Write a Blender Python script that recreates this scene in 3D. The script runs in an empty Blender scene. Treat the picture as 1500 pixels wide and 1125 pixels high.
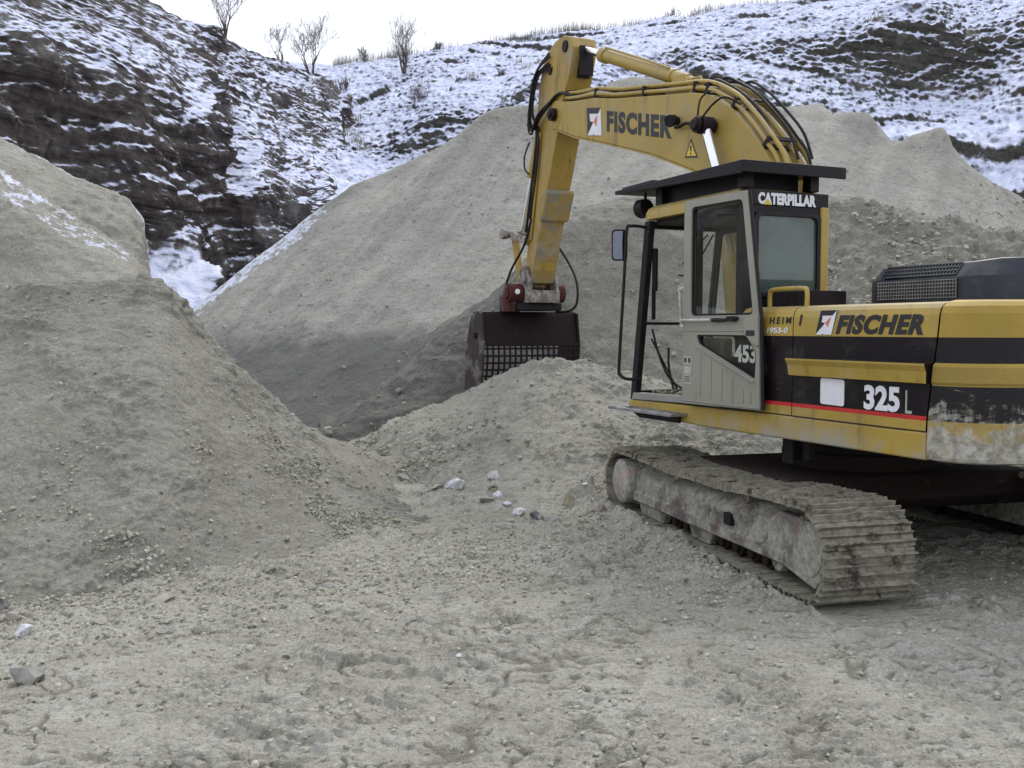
import bpy, bmesh, math, random
import numpy as np
from mathutils import Vector, Matrix, geometry, bvhtree

scene = bpy.context.scene
R = math.radians

# ------------------------------------------------------------------ camera
cam_data = bpy.data.cameras.new('camera')
cam = bpy.data.objects.new('camera', cam_data)
scene.collection.objects.link(cam)
cam.location = (0, 0, 2.0)
cam.rotation_euler = (R(90 - 3.1776), 0, 0)
cam_data.sensor_width = 36.0
cam_data.lens = 1450 / 1500 * 36.0
cam_data.clip_start = 0.1
cam_data.clip_end = 2000
scene.camera = cam

# ------------------------------------------------------------------ world, sun, exposure
SUN_EL, SUN_AZ = 50.0, 20.0            # sun behind thin cloud, ahead of the camera and a little to the right
world = bpy.data.worlds.new('World')
scene.world = world
world.use_nodes = True
wn = world.node_tree.nodes
wl = world.node_tree.links
for n in list(wn):
    wn.remove(n)
w_out = wn.new('ShaderNodeOutputWorld')
w_bg = wn.new('ShaderNodeBackground')
w_sky = wn.new('ShaderNodeTexSky')
w_sky.sky_type = 'NISHITA'
w_sky.sun_disc = False
w_sky.sun_elevation = R(SUN_EL)
w_sky.sun_rotation = R(SUN_AZ)
w_sky.air_density = 1.0
w_sky.dust_density = 4.0
w_mix = wn.new('ShaderNodeMix')
w_mix.data_type = 'RGBA'
w_mix.inputs[0].default_value = 0.82    # the overcast: a white cloud sheet over the blue sky
w_mix.inputs[7].default_value = (10.6, 11.1, 12.3, 1)
wl.new(w_sky.outputs[0], w_mix.inputs[6])
wl.new(w_mix.outputs[2], w_bg.inputs[0])
w_bg.inputs[1].default_value = 0.098
wl.new(w_bg.outputs[0], w_out.inputs[0])

sun_data = bpy.data.lights.new('sun', 'SUN')
sun_data.energy = 1.35
sun_data.angle = R(14)
sun_data.color = (1.0, 0.96, 0.90)
sun = bpy.data.objects.new('sun', sun_data)
scene.collection.objects.link(sun)
_d = Vector((math.sin(R(SUN_AZ)) * math.cos(R(SUN_EL)), math.cos(R(SUN_AZ)) * math.cos(R(SUN_EL)), math.sin(R(SUN_EL))))
sun.rotation_euler = _d.to_track_quat('Z', 'Y').to_euler()

scene.view_settings.view_transform = 'Standard'
scene.view_settings.look = 'None'
scene.view_settings.exposure = 0.42
scene.view_settings.gamma = 1.0
scene.view_settings.use_curve_mapping = False
scene.cycles.use_denoising = True
scene.cycles.denoising_prefilter = 'ACCURATE'

# ------------------------------------------------------------------ numpy noise
_rng = np.random.RandomState(7)
_perm = _rng.permutation(256)
_perm = np.concatenate([_perm, _perm, _perm])
_grad = _rng.normal(size=(256, 3))
_grad /= np.linalg.norm(_grad, axis=1)[:, None]

def perlin(P):
    P = np.asarray(P, dtype=np.float64)
    i = np.floor(P).astype(np.int64)
    f = P - i
    i &= 255
    w = f * f * f * (f * (f * 6 - 15) + 10)
    out = np.zeros(len(P))
    for dx in (0, 1):
        wx = w[:, 0] if dx else 1 - w[:, 0]
        for dy in (0, 1):
            wy = w[:, 1] if dy else 1 - w[:, 1]
            for dz in (0, 1):
                wz = w[:, 2] if dz else 1 - w[:, 2]
                h = _perm[_perm[_perm[(i[:, 0] + dx) & 255] + ((i[:, 1] + dy) & 255)] + ((i[:, 2] + dz) & 255)]
                g = _grad[h]
                out += wx * wy * wz * (g[:, 0] * (f[:, 0] - dx) + g[:, 1] * (f[:, 1] - dy) + g[:, 2] * (f[:, 2] - dz))
    return out * 1.6

def fbm(P, octaves=4, gain=0.5, ridge=False):
    P = np.asarray(P, dtype=np.float64)
    a, s = 1.0, np.zeros(len(P))
    for k in range(octaves):
        n = perlin(P + k * 17.31)
        s += a * ((0.5 - np.abs(n)) * 1.4 if ridge else n)
        P = P * 2.03
        a *= gain
    return s

def smooth01(x, a, b):
    t = np.clip((x - a) / (b - a), 0, 1)
    return t * t * (3 - 2 * t)

# ------------------------------------------------------------------ surfaces through control rows
def pchip(xk, Y, xq):
    h = np.diff(xk)
    sh = (-1,) + (1,) * (Y.ndim - 1)
    d = np.diff(Y, axis=0) / h.reshape(sh)
    m = np.zeros_like(Y)
    if len(xk) > 2:
        w1 = (2 * h[1:] + h[:-1]).reshape(sh)
        w2 = (h[1:] + 2 * h[:-1]).reshape(sh)
        same = (d[:-1] * d[1:]) > 0
        with np.errstate(divide='ignore', invalid='ignore'):
            hm = (w1 + w2) / (w1 / d[:-1] + w2 / d[1:])
        m[1:-1] = np.where(same, hm, 0)
    m[0], m[-1] = d[0], d[-1]
    k = np.clip(np.searchsorted(xk, xq) - 1, 0, len(xk) - 2)
    t = ((xq - xk[k]) / h[k]).reshape(sh)
    hk = h[k].reshape(sh)
    return ((2 * t**3 - 3 * t**2 + 1) * Y[k] + (t**3 - 2 * t**2 + t) * hk * m[k]
            + (-2 * t**3 + 3 * t**2) * Y[k + 1] + (t**3 - t**2) * hk * m[k + 1])

def lerp_keys(xk, Y, xq):
    k = np.clip(np.searchsorted(xk, xq) - 1, 0, len(xk) - 2)
    t = ((xq - xk[k]) / (xk[k + 1] - xk[k])).reshape((-1,) + (1,) * (Y.ndim - 1))
    return Y[k] * (1 - t) + Y[k + 1] * t

def loft(rows, nu, nv, v_weight=None, linear=False):
    A = np.array(rows, dtype=np.float64)
    du = np.concatenate([[0], np.cumsum(np.linalg.norm(np.diff(A, axis=1), axis=2).mean(0) + 1e-6)])
    seg = np.linalg.norm(np.diff(A, axis=0), axis=2).mean(1) + 1e-6
    dv = np.concatenate([[0], np.cumsum(seg)])
    interp = lerp_keys if linear else pchip
    G = interp(du, A.transpose(1, 0, 2), np.linspace(0, du[-1], nu)).transpose(1, 0, 2)
    if v_weight is None:
        vq = np.linspace(0, dv[-1], nv)
    else:
        cw = np.concatenate([[0], np.cumsum(seg * np.array(v_weight))])
        vq = np.interp(np.linspace(0, cw[-1], nv), cw, dv)
    G = interp(dv, G, vq)
    return G, np.linspace(0, du[-1], nu), vq

def grid_normals(G):
    a = np.gradient(G, axis=1)
    b = np.gradient(G, axis=0)
    n = np.cross(a, b)
    n /= np.linalg.norm(n, axis=2)[:, :, None] + 1e-9
    if n[:, :, 2].mean() < 0:
        n = -n
    return n

def grid_faces(nv, nu):
    i = np.arange(nv * nu).reshape(nv, nu)
    return np.stack([i[:-1, :-1], i[:-1, 1:], i[1:, 1:], i[1:, :-1]], axis=-1).reshape(-1, 4)

def mesh_from_arrays(name, V, F, mat, attrs=None, uv=None, smooth=True):
    me = bpy.data.meshes.new(name)
    V = np.ascontiguousarray(V, dtype=np.float32).reshape(-1, 3)
    F = np.asarray(F, dtype=np.int32)
    me.vertices.add(len(V))
    me.vertices.foreach_set('co', V.ravel())
    k = F.shape[1]
    me.loops.add(F.size)
    me.loops.foreach_set('vertex_index', F.ravel())
    me.polygons.add(len(F))
    me.polygons.foreach_set('loop_start', np.arange(len(F), dtype=np.int32) * k)
    me.update(calc_edges=True)
    me.polygons.foreach_set('use_smooth', np.full(len(F), smooth, dtype=bool))
    for n, a in (attrs or {}).items():
        at = me.attributes.new(n, 'FLOAT', 'POINT')
        at.data.foreach_set('value', np.ascontiguousarray(a, dtype=np.float32).ravel())
    me.materials.append(mat)
    o = bpy.data.objects.new(name, me)
    scene.collection.objects.link(o)
    return o

def structure(o):
    o['kind'] = 'structure'
    return o

def stuff(o):
    o['kind'] = 'stuff'
    return o

def tag(o, label, cat, group=None):
    o['label'] = label
    o['category'] = cat
    if group:
        o['group'] = group
    return o

# ------------------------------------------------------------------ node helpers
class NT:
    def __init__(self, name, rough=0.6, metal=0.0, spec=0.5):
        self.mat = bpy.data.materials.new(name)
        self.mat.use_nodes = True
        self.t = self.mat.node_tree
        self.n = self.t.nodes
        self.bsdf = self.n['Principled BSDF']
        self.bsdf.inputs['Roughness'].default_value = rough
        self.bsdf.inputs['Metallic'].default_value = metal
        self.bsdf.inputs['Specular IOR Level'].default_value = spec
        self.geo = self.n.new('ShaderNodeNewGeometry')
        self.tc = self.n.new('ShaderNodeTexCoord')
    def link(self, a, b):
        self.t.links.new(a, b)
        return b
    def put(self, sock, v):
        if isinstance(v, bpy.types.NodeSocket):
            self.link(v, sock)
        elif isinstance(v, (tuple, list)):
            sock.default_value = tuple(v) + ((1,) if len(v) == 3 and sock.type == 'RGBA' else ())
        else:
            sock.default_value = v
    def mapped(self, vec, scale=(1, 1, 1), rot=(0, 0, 0)):
        m = self.n.new('ShaderNodeMapping')
        m.inputs['Scale'].default_value = scale
        m.inputs['Rotation'].default_value = rot
        self.link(vec, m.inputs['Vector'])
        return m.outputs[0]
    def noise(self, vec, scale, detail=4, rough=0.55, dist=0.0):
        n = self.n.new('ShaderNodeTexNoise')
        n.inputs['Scale'].default_value = scale
        n.inputs['Detail'].default_value = detail
        n.inputs['Roughness'].default_value = rough
        n.inputs['Distortion'].default_value = dist
        self.link(vec, n.inputs['Vector'])
        return n.outputs['Fac']
    def voronoi(self, vec, scale, feature='F1', out='Distance', rand=1.0):
        n = self.n.new('ShaderNodeTexVoronoi')
        n.feature = feature
        n.inputs['Scale'].default_value = scale
        n.inputs['Randomness'].default_value = rand
        self.link(vec, n.inputs['Vector'])
        return n.outputs[out]
    def math(self, op, a, b=0.0, c=0.0, clamp=False):
        n = self.n.new('ShaderNodeMath')
        n.operation = op
        n.use_clamp = clamp
        self.put(n.inputs[0], a)
        self.put(n.inputs[1], b)
        self.put(n.inputs[2], c)
        return n.outputs[0]
    def ramp(self, x, a, b, lo=0.0, hi=1.0):
        n = self.n.new('ShaderNodeMapRange')
        n.interpolation_type = 'SMOOTHSTEP'
        self.put(n.inputs['Value'], x)
        n.inputs['From Min'].default_value = a
        n.inputs['From Max'].default_value = b
        n.inputs['To Min'].default_value = lo
        n.inputs['To Max'].default_value = hi
        return n.outputs[0]
    def mix(self, fac, a, b, blend='MIX'):
        n = self.n.new('ShaderNodeMix')
        n.data_type = 'RGBA'
        n.blend_type = blend
        self.put(n.inputs[0], fac)
        self.put(n.inputs[6], a)
        self.put(n.inputs[7], b)
        return n.outputs[2]
    def attr(self, name):
        n = self.n.new('ShaderNodeAttribute')
        n.attribute_name = name
        return n.outputs['Fac']
    def sep(self, vec):
        n = self.n.new('ShaderNodeSeparateXYZ')
        self.link(vec, n.inputs[0])
        return n.outputs
    def bump(self, height, strength=0.5, dist=0.02):
        n = self.n.new('ShaderNodeBump')
        n.inputs['Strength'].default_value = strength
        n.inputs['Distance'].default_value = dist
        self.link(height, n.inputs['Height'])
        self.link(n.outputs[0], self.bsdf.inputs['Normal'])
    def color(self, c):
        self.put(self.bsdf.inputs['Base Color'], c)
        return self.mat
    def rough(self, r):
        self.put(self.bsdf.inputs['Roughness'], r)

SNOW = (0.78, 0.82, 0.96)

def soil(name, c0, c1, c2, fine=1.0, snow=False, wet=False, streak=None, bump=0.7, crevice_shade=False, spk=14.0, depth=1.0):
    m = NT(name, rough=0.95, spec=0.15)
    P = m.geo.outputs['Position']
    a = m.ramp(m.noise(P, 0.55, 5, 0.6), 0.35, 0.65)
    b = m.ramp(m.noise(P, 3.1 * fine, 6, 0.65), 0.36, 0.66)
    col = m.mix(a, c0, c1)
    col = m.mix(m.math('MULTIPLY', b, 0.6), col, c2)
    g = m.noise(P, 38 * fine, 5, 0.7)
    col = m.mix(0.5, col, m.mix(m.ramp(g, 0.3, 0.7), (0.6, 0.6, 0.6), (1.32, 1.32, 1.32)), 'MULTIPLY')
    sp = m.noise(m.mapped(P, (1, 1, 1.5)), spk, 3, 0.6)
    col = m.mix(m.ramp(sp, 0.57, 0.68), col, m.mix(0.32, col, (0.10, 0.095, 0.075)))
    col = m.mix(m.ramp(sp, 0.40, 0.32), col, m.mix(0.22, col, (0.62, 0.60, 0.54)))
    if streak:
        s = m.noise(m.mapped(m.attr_uv('flow'), streak), 1.0, 5, 0.6)
        col = m.mix(0.38, col, m.mix(m.ramp(s, 0.32, 0.68), (0.60, 0.60, 0.62), (1.25, 1.25, 1.25)), 'MULTIPLY')
    if crevice_shade:
        col = m.mix(m.math('MULTIPLY', m.attr('crevice_shade'), crevice_shade), col, (0.115, 0.108, 0.072))  # shade of cracks and step edges put into the sand colour
    if wet:
        w = m.math('ADD', m.attr('wet'), m.math('MULTIPLY', m.math('SUBTRACT', m.noise(P, 1.1, 6, 0.65), 0.5), 0.9))
        w = m.ramp(w, 0.3, 0.7)
        col = m.mix(m.math('MULTIPLY', w, 0.75), col, (0.125, 0.125, 0.118))
    h = m.math('ADD', m.math('MULTIPLY', m.noise(P, 14 * fine, 6, 0.7), 1.0), m.math('MULTIPLY', m.noise(P, 55 * fine, 4, 0.7), 0.5))
    if snow:
        s = m.math('ADD', m.attr('snow'), m.math('MULTIPLY', m.math('SUBTRACT', m.noise(P, 4.5, 8, 0.75), 0.5), 1.7))
        s = m.ramp(s, 0.46, 0.62)
        col = m.mix(s, col, SNOW)
    h = m.math('ADD', h, m.math('MULTIPLY', sp, -0.9))
    m.bump(h, bump, 0.045 * depth / fine)
    return m.color(col)

def _attr_uv(self, name):
    n = self.n.new('ShaderNodeAttribute')
    n.attribute_name = name
    return n.outputs['Vector']
NT.attr_uv = _attr_uv

BED = (0.22, -0.10)          # dip of the rock layers: height falls towards the right
def rock_snow(name, c_dark, c_mid, c_light, lo, hi, amp, cover_scale, strata=True, veg=(0.052, 0.048, 0.045), stretch=(1, 1, 1), rot=(0, 0, 0)):
    m = NT(name, rough=0.92, spec=0.15)
    P = m.geo.outputs['Position']
    nz = m.sep(m.geo.outputs['Normal'])[2]
    sx, sy, sz = m.sep(P)
    b = m.math('ADD', sz, m.math('SUBTRACT', m.math('MULTIPLY', sx, BED[0]), m.math('MULTIPLY', sy, -BED[1])))
    cmb = m.n.new('ShaderNodeCombineXYZ')
    m.link(m.math('MULTIPLY', b, 2.6), cmb.inputs[0])
    m.link(m.math('MULTIPLY', sx, 0.16), cmb.inputs[1])
    m.link(m.math('MULTIPLY', sy, 0.16), cmb.inputs[2])
    st = m.noise(cmb.outputs[0], 1.0, 7, 0.68, 0.5)
    rockc = m.mix(m.ramp(st, 0.3, 0.62), c_dark, c_mid)
    rockc = m.mix(m.ramp(m.noise(P, 0.35, 4, 0.6), 0.52, 0.72), rockc, c_light)
    fine = m.noise(P, 3.5, 7, 0.7)
    rockc = m.mix(0.7, rockc, m.mix(m.ramp(fine, 0.3, 0.7), (0.5, 0.5, 0.5), (1.4, 1.4, 1.4)), 'MULTIPLY')
    # bare, grassy ground on gentle slopes
    vegm = m.ramp(nz, 0.35, 0.7)
    under = m.mix(vegm, rockc, m.mix(m.ramp(fine, 0.35, 0.65), veg, tuple(v * 2.2 for v in veg)))
    S = m.mapped(P, stretch, rot)
    n1 = m.noise(S, cover_scale, 9, 0.76)
    n2 = m.noise(S, cover_scale * 0.13, 4, 0.6)
    cover = m.math('ADD', nz, m.math('MULTIPLY', m.math('SUBTRACT', n1, 0.5), amp))
    cover = m.math('ADD', cover, m.math('MULTIPLY', m.math('SUBTRACT', n2, 0.5), amp * 0.55))
    cover = m.math('SUBTRACT', cover, m.attr('bare'))
    cover = m.ramp(cover, lo, hi)
    tint = m.mix(m.ramp(m.noise(P, 1.3, 5, 0.6), 0.3, 0.7), (0.55, 0.59, 0.78), SNOW)
    col = m.mix(cover, under, tint)
    h = m.math('ADD', m.math('ADD', fine, m.math('MULTIPLY', n1, 0.6)), m.math('MULTIPLY', st, 1.4))
    m.bump(h, 0.8, 0.22)
    return m.color(col)
HEAP_A = [
    [(-5.19,5.2,-0.14),(-4.88,5.9,-0.13),(-4.41,6.4,-0.13),(-3.91,6.67,-0.13),(-3.54,6.86,-0.13),(-3.29,7.13,-0.13),(-3.05,7.38,-0.13),(-2.83,7.55,-0.13),(-2.69,7.65,-0.12),(-2.59,7.72,-0.11),(-2.47,7.8,-0.1),(-2.29,7.91,-0.08),(-1.95,8.1,-0.06),(-1.62,8.4,-0.04),(-1.28,8.86,-0.02),(-0.97,9.35,0.0),(-0.69,10.02,-0.22),(-0.35,10.1,-0.48)],
    [(-5.88,5.9,0.17),(-5.38,6.51,0.16),(-4.79,6.95,0.16),(-4.21,7.19,0.15),(-3.79,7.34,0.15),(-3.49,7.57,0.15),(-3.22,7.79,0.15),(-2.98,7.95,0.15),(-2.82,8.04,0.15),(-2.73,8.11,0.14),(-2.6,8.2,0.12),(-2.4,8.31,0.1),(-2.05,8.48,0.07),(-1.69,8.76,0.05),(-1.33,9.18,0.02),(-0.99,9.6,-0.0),(-0.7,10.16,-0.24),(-0.35,10.21,-0.52)],
    [(-6.92,6.94,0.66),(-6.13,7.43,0.65),(-5.35,7.78,0.63),(-4.66,7.97,0.61),(-4.16,8.07,0.61),(-3.79,8.23,0.61),(-3.47,8.41,0.61),(-3.21,8.55,0.62),(-3.03,8.63,0.59),(-2.92,8.7,0.55),(-2.78,8.79,0.47),(-2.58,8.9,0.38),(-2.19,9.06,0.28),(-1.8,9.3,0.18),(-1.4,9.65,0.08),(-1.03,9.97,-0.01),(-0.72,10.37,-0.28),(-0.36,10.37,-0.58)],
    [(-8.35,8.39,1.44),(-7.18,8.71,1.4),(-6.14,8.93,1.36),(-5.29,9.05,1.32),(-4.68,9.08,1.31),(-4.21,9.15,1.32),(-3.82,9.26,1.33),(-3.52,9.39,1.34),(-3.31,9.44,1.27),(-3.2,9.52,1.18),(-3.05,9.62,1.02),(-2.81,9.72,0.83),(-2.38,9.86,0.6),(-1.95,10.05,0.39),(-1.5,10.31,0.17),(-1.09,10.48,-0.03),(-0.74,10.67,-0.33),(-0.37,10.59,-0.67)],
    [(-9.79,9.84,2.19),(-8.22,9.98,2.13),(-6.92,10.08,2.07),(-5.92,10.13,2.01),(-5.2,10.09,1.99),(-4.63,10.07,2.01),(-4.17,10.12,2.02),(-3.83,10.23,2.04),(-3.59,10.25,1.93),(-3.47,10.34,1.79),(-3.31,10.44,1.54),(-3.05,10.54,1.26),(-2.58,10.66,0.91),(-2.09,10.8,0.6),(-1.6,10.97,0.26),(-1.14,10.99,-0.05),(-0.76,10.96,-0.38),(-0.38,10.82,-0.76)],
    [(-10.54,10.59,2.57),(-8.76,10.64,2.5),(-7.33,10.68,2.43),(-6.24,10.7,2.37),(-5.47,10.62,2.35),(-4.85,10.54,2.36),(-4.35,10.56,2.38),(-3.99,10.67,2.4),(-3.74,10.67,2.28),(-3.61,10.77,2.11),(-3.44,10.87,1.82),(-3.18,10.97,1.49),(-2.68,11.08,1.08),(-2.17,11.19,0.7),(-1.65,11.32,0.3),(-1.17,11.26,-0.05),(-0.77,11.12,-0.4),(-0.38,10.94,-0.8)],
    [(-10.94,11.0,2.77),(-9.06,11.0,2.69),(-7.55,11.0,2.62),(-6.42,11.0,2.54),(-5.61,10.9,2.52),(-4.97,10.8,2.54),(-4.45,10.8,2.56),(-4.08,10.9,2.58),(-3.82,10.9,2.45),(-3.69,11.0,2.27),(-3.52,11.1,1.95),(-3.25,11.2,1.6),(-2.73,11.3,1.16),(-2.21,11.4,0.75),(-1.68,11.5,0.33),(-1.19,11.4,-0.06),(-0.78,11.2,-0.42),(-0.38,11.0,-0.82)],
    [(-11.36,11.43,2.69),(-9.44,11.46,2.61),(-7.89,11.49,2.54),(-6.72,11.52,2.47),(-5.89,11.43,2.45),(-5.22,11.35,2.46),(-4.68,11.35,2.48),(-4.29,11.46,2.51),(-4.02,11.47,2.38),(-3.88,11.57,2.2),(-3.7,11.67,1.9),(-3.41,11.78,1.55),(-2.88,11.88,1.12),(-2.33,11.99,0.73),(-1.76,12.09,0.32),(-1.25,12.0,-0.06),(-0.82,11.8,-0.4),(-0.41,11.6,-0.8)],
    [(-12.7,12.77,1.66),(-10.65,12.93,1.62),(-8.97,13.06,1.57),(-7.68,13.16,1.53),(-6.76,13.12,1.51),(-6.01,13.07,1.52),(-5.4,13.11,1.53),(-4.95,13.24,1.55),(-4.65,13.26,1.47),(-4.49,13.37,1.36),(-4.27,13.48,1.17),(-3.94,13.6,0.96),(-3.32,13.73,0.69),(-2.69,13.85,0.45),(-2.04,13.97,0.2),(-1.45,13.89,-0.03),(-0.95,13.69,-0.25),(-0.47,13.5,-0.49)],
    [(-14.47,14.55,-1.08),(-12.24,14.86,-1.07),(-10.38,15.12,-1.06),(-8.94,15.32,-1.05),(-7.9,15.35,-1.05),(-7.06,15.34,-1.05),(-6.35,15.42,-1.06),(-5.83,15.58,-1.06),(-5.47,15.62,-1.04),(-5.28,15.74,-1.03),(-5.03,15.87,-1.0),(-4.64,16.0,-0.96),(-3.91,16.16,-0.92),(-3.16,16.31,-0.88),(-2.4,16.45,-0.83),(-1.71,16.37,-0.79),(-1.13,16.19,-0.76),(-0.56,16.0,-0.72)]]
HEAP_A_UPPER = [
    [(-10.88,10.9,2.09),(-8.63,10.9,2.09),(-7.13,10.9,2.09),(-6.23,10.9,2.09),(-5.63,10.9,2.09),(-5.18,10.9,2.09),(-4.8,10.9,2.09),(-4.5,10.9,2.09),(-4.24,10.9,2.09),(-4.1,10.9,2.09),(-4.04,10.9,2.09),(-3.96,10.9,2.09)],
    [(-11.26,11.3,2.44),(-8.93,11.3,2.44),(-7.38,11.3,2.44),(-6.44,11.3,2.44),(-5.82,11.3,2.44),(-5.36,11.3,2.44),(-4.97,11.3,2.44),(-4.66,11.3,2.44),(-4.39,11.3,2.44),(-4.25,11.3,2.44),(-4.19,11.3,2.26),(-4.11,11.3,2.02)],
    [(-11.88,12.0,3.82),(-9.42,12.0,3.77),(-7.79,12.0,3.74),(-6.81,12.0,3.6),(-6.15,12.0,3.51),(-5.67,12.0,3.21),(-5.26,12.0,3.02),(-4.94,12.0,2.86),(-4.65,12.0,2.74),(-4.51,12.0,2.67),(-4.44,12.0,2.59),(-4.36,12.0,2.18)],
    [(-12.73,12.9,4.65),(-10.1,12.9,4.52),(-8.35,12.9,4.43),(-7.3,12.9,4.22),(-6.6,12.9,4.08),(-6.08,12.9,3.72),(-5.65,12.9,3.43),(-5.3,12.9,3.21),(-5.0,12.9,2.95),(-4.84,12.9,2.8),(-4.77,12.9,2.71),(-4.68,12.9,2.28)],
    [(-13.0,13.2,5.24),(-10.32,13.2,4.95),(-8.54,13.2,4.73),(-7.47,13.2,4.48),(-6.75,13.2,4.31),(-6.22,13.2,4.0),(-5.78,13.2,3.72),(-5.42,13.2,3.52),(-5.11,13.2,3.33),(-4.95,13.2,3.12),(-4.88,13.2,2.8),(-4.79,13.2,2.34)],
    [(-13.46,13.7,5.91),(-10.7,13.7,5.45),(-8.85,13.7,5.09),(-7.74,13.7,4.79),(-7.0,13.7,4.58),(-6.45,13.7,4.34),(-5.99,13.7,4.05),(-5.62,13.7,3.88),(-5.29,13.7,3.75),(-5.13,13.7,3.47),(-5.07,13.7,2.91),(-4.97,13.7,2.39)],
    [(-14.15,14.4,6.05),(-11.25,14.4,5.57),(-9.3,14.4,5.19),(-8.14,14.4,4.88),(-7.36,14.4,4.66),(-6.78,14.4,4.4),(-6.29,14.4,4.1),(-5.91,14.4,3.92),(-5.56,14.4,3.78),(-5.39,14.4,3.49),(-5.33,14.4,2.9),(-5.23,14.4,2.36)],
    [(-15.78,16.0,5.61),(-12.54,16.0,5.07),(-10.37,16.0,4.64),(-9.07,16.0,4.29),(-8.2,16.0,4.04),(-7.56,16.0,3.75),(-7.02,16.0,3.42),(-6.58,16.0,3.22),(-6.2,16.0,3.06),(-6.01,16.0,2.74),(-5.94,16.0,2.08),(-5.83,16.0,1.47)]]
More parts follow.
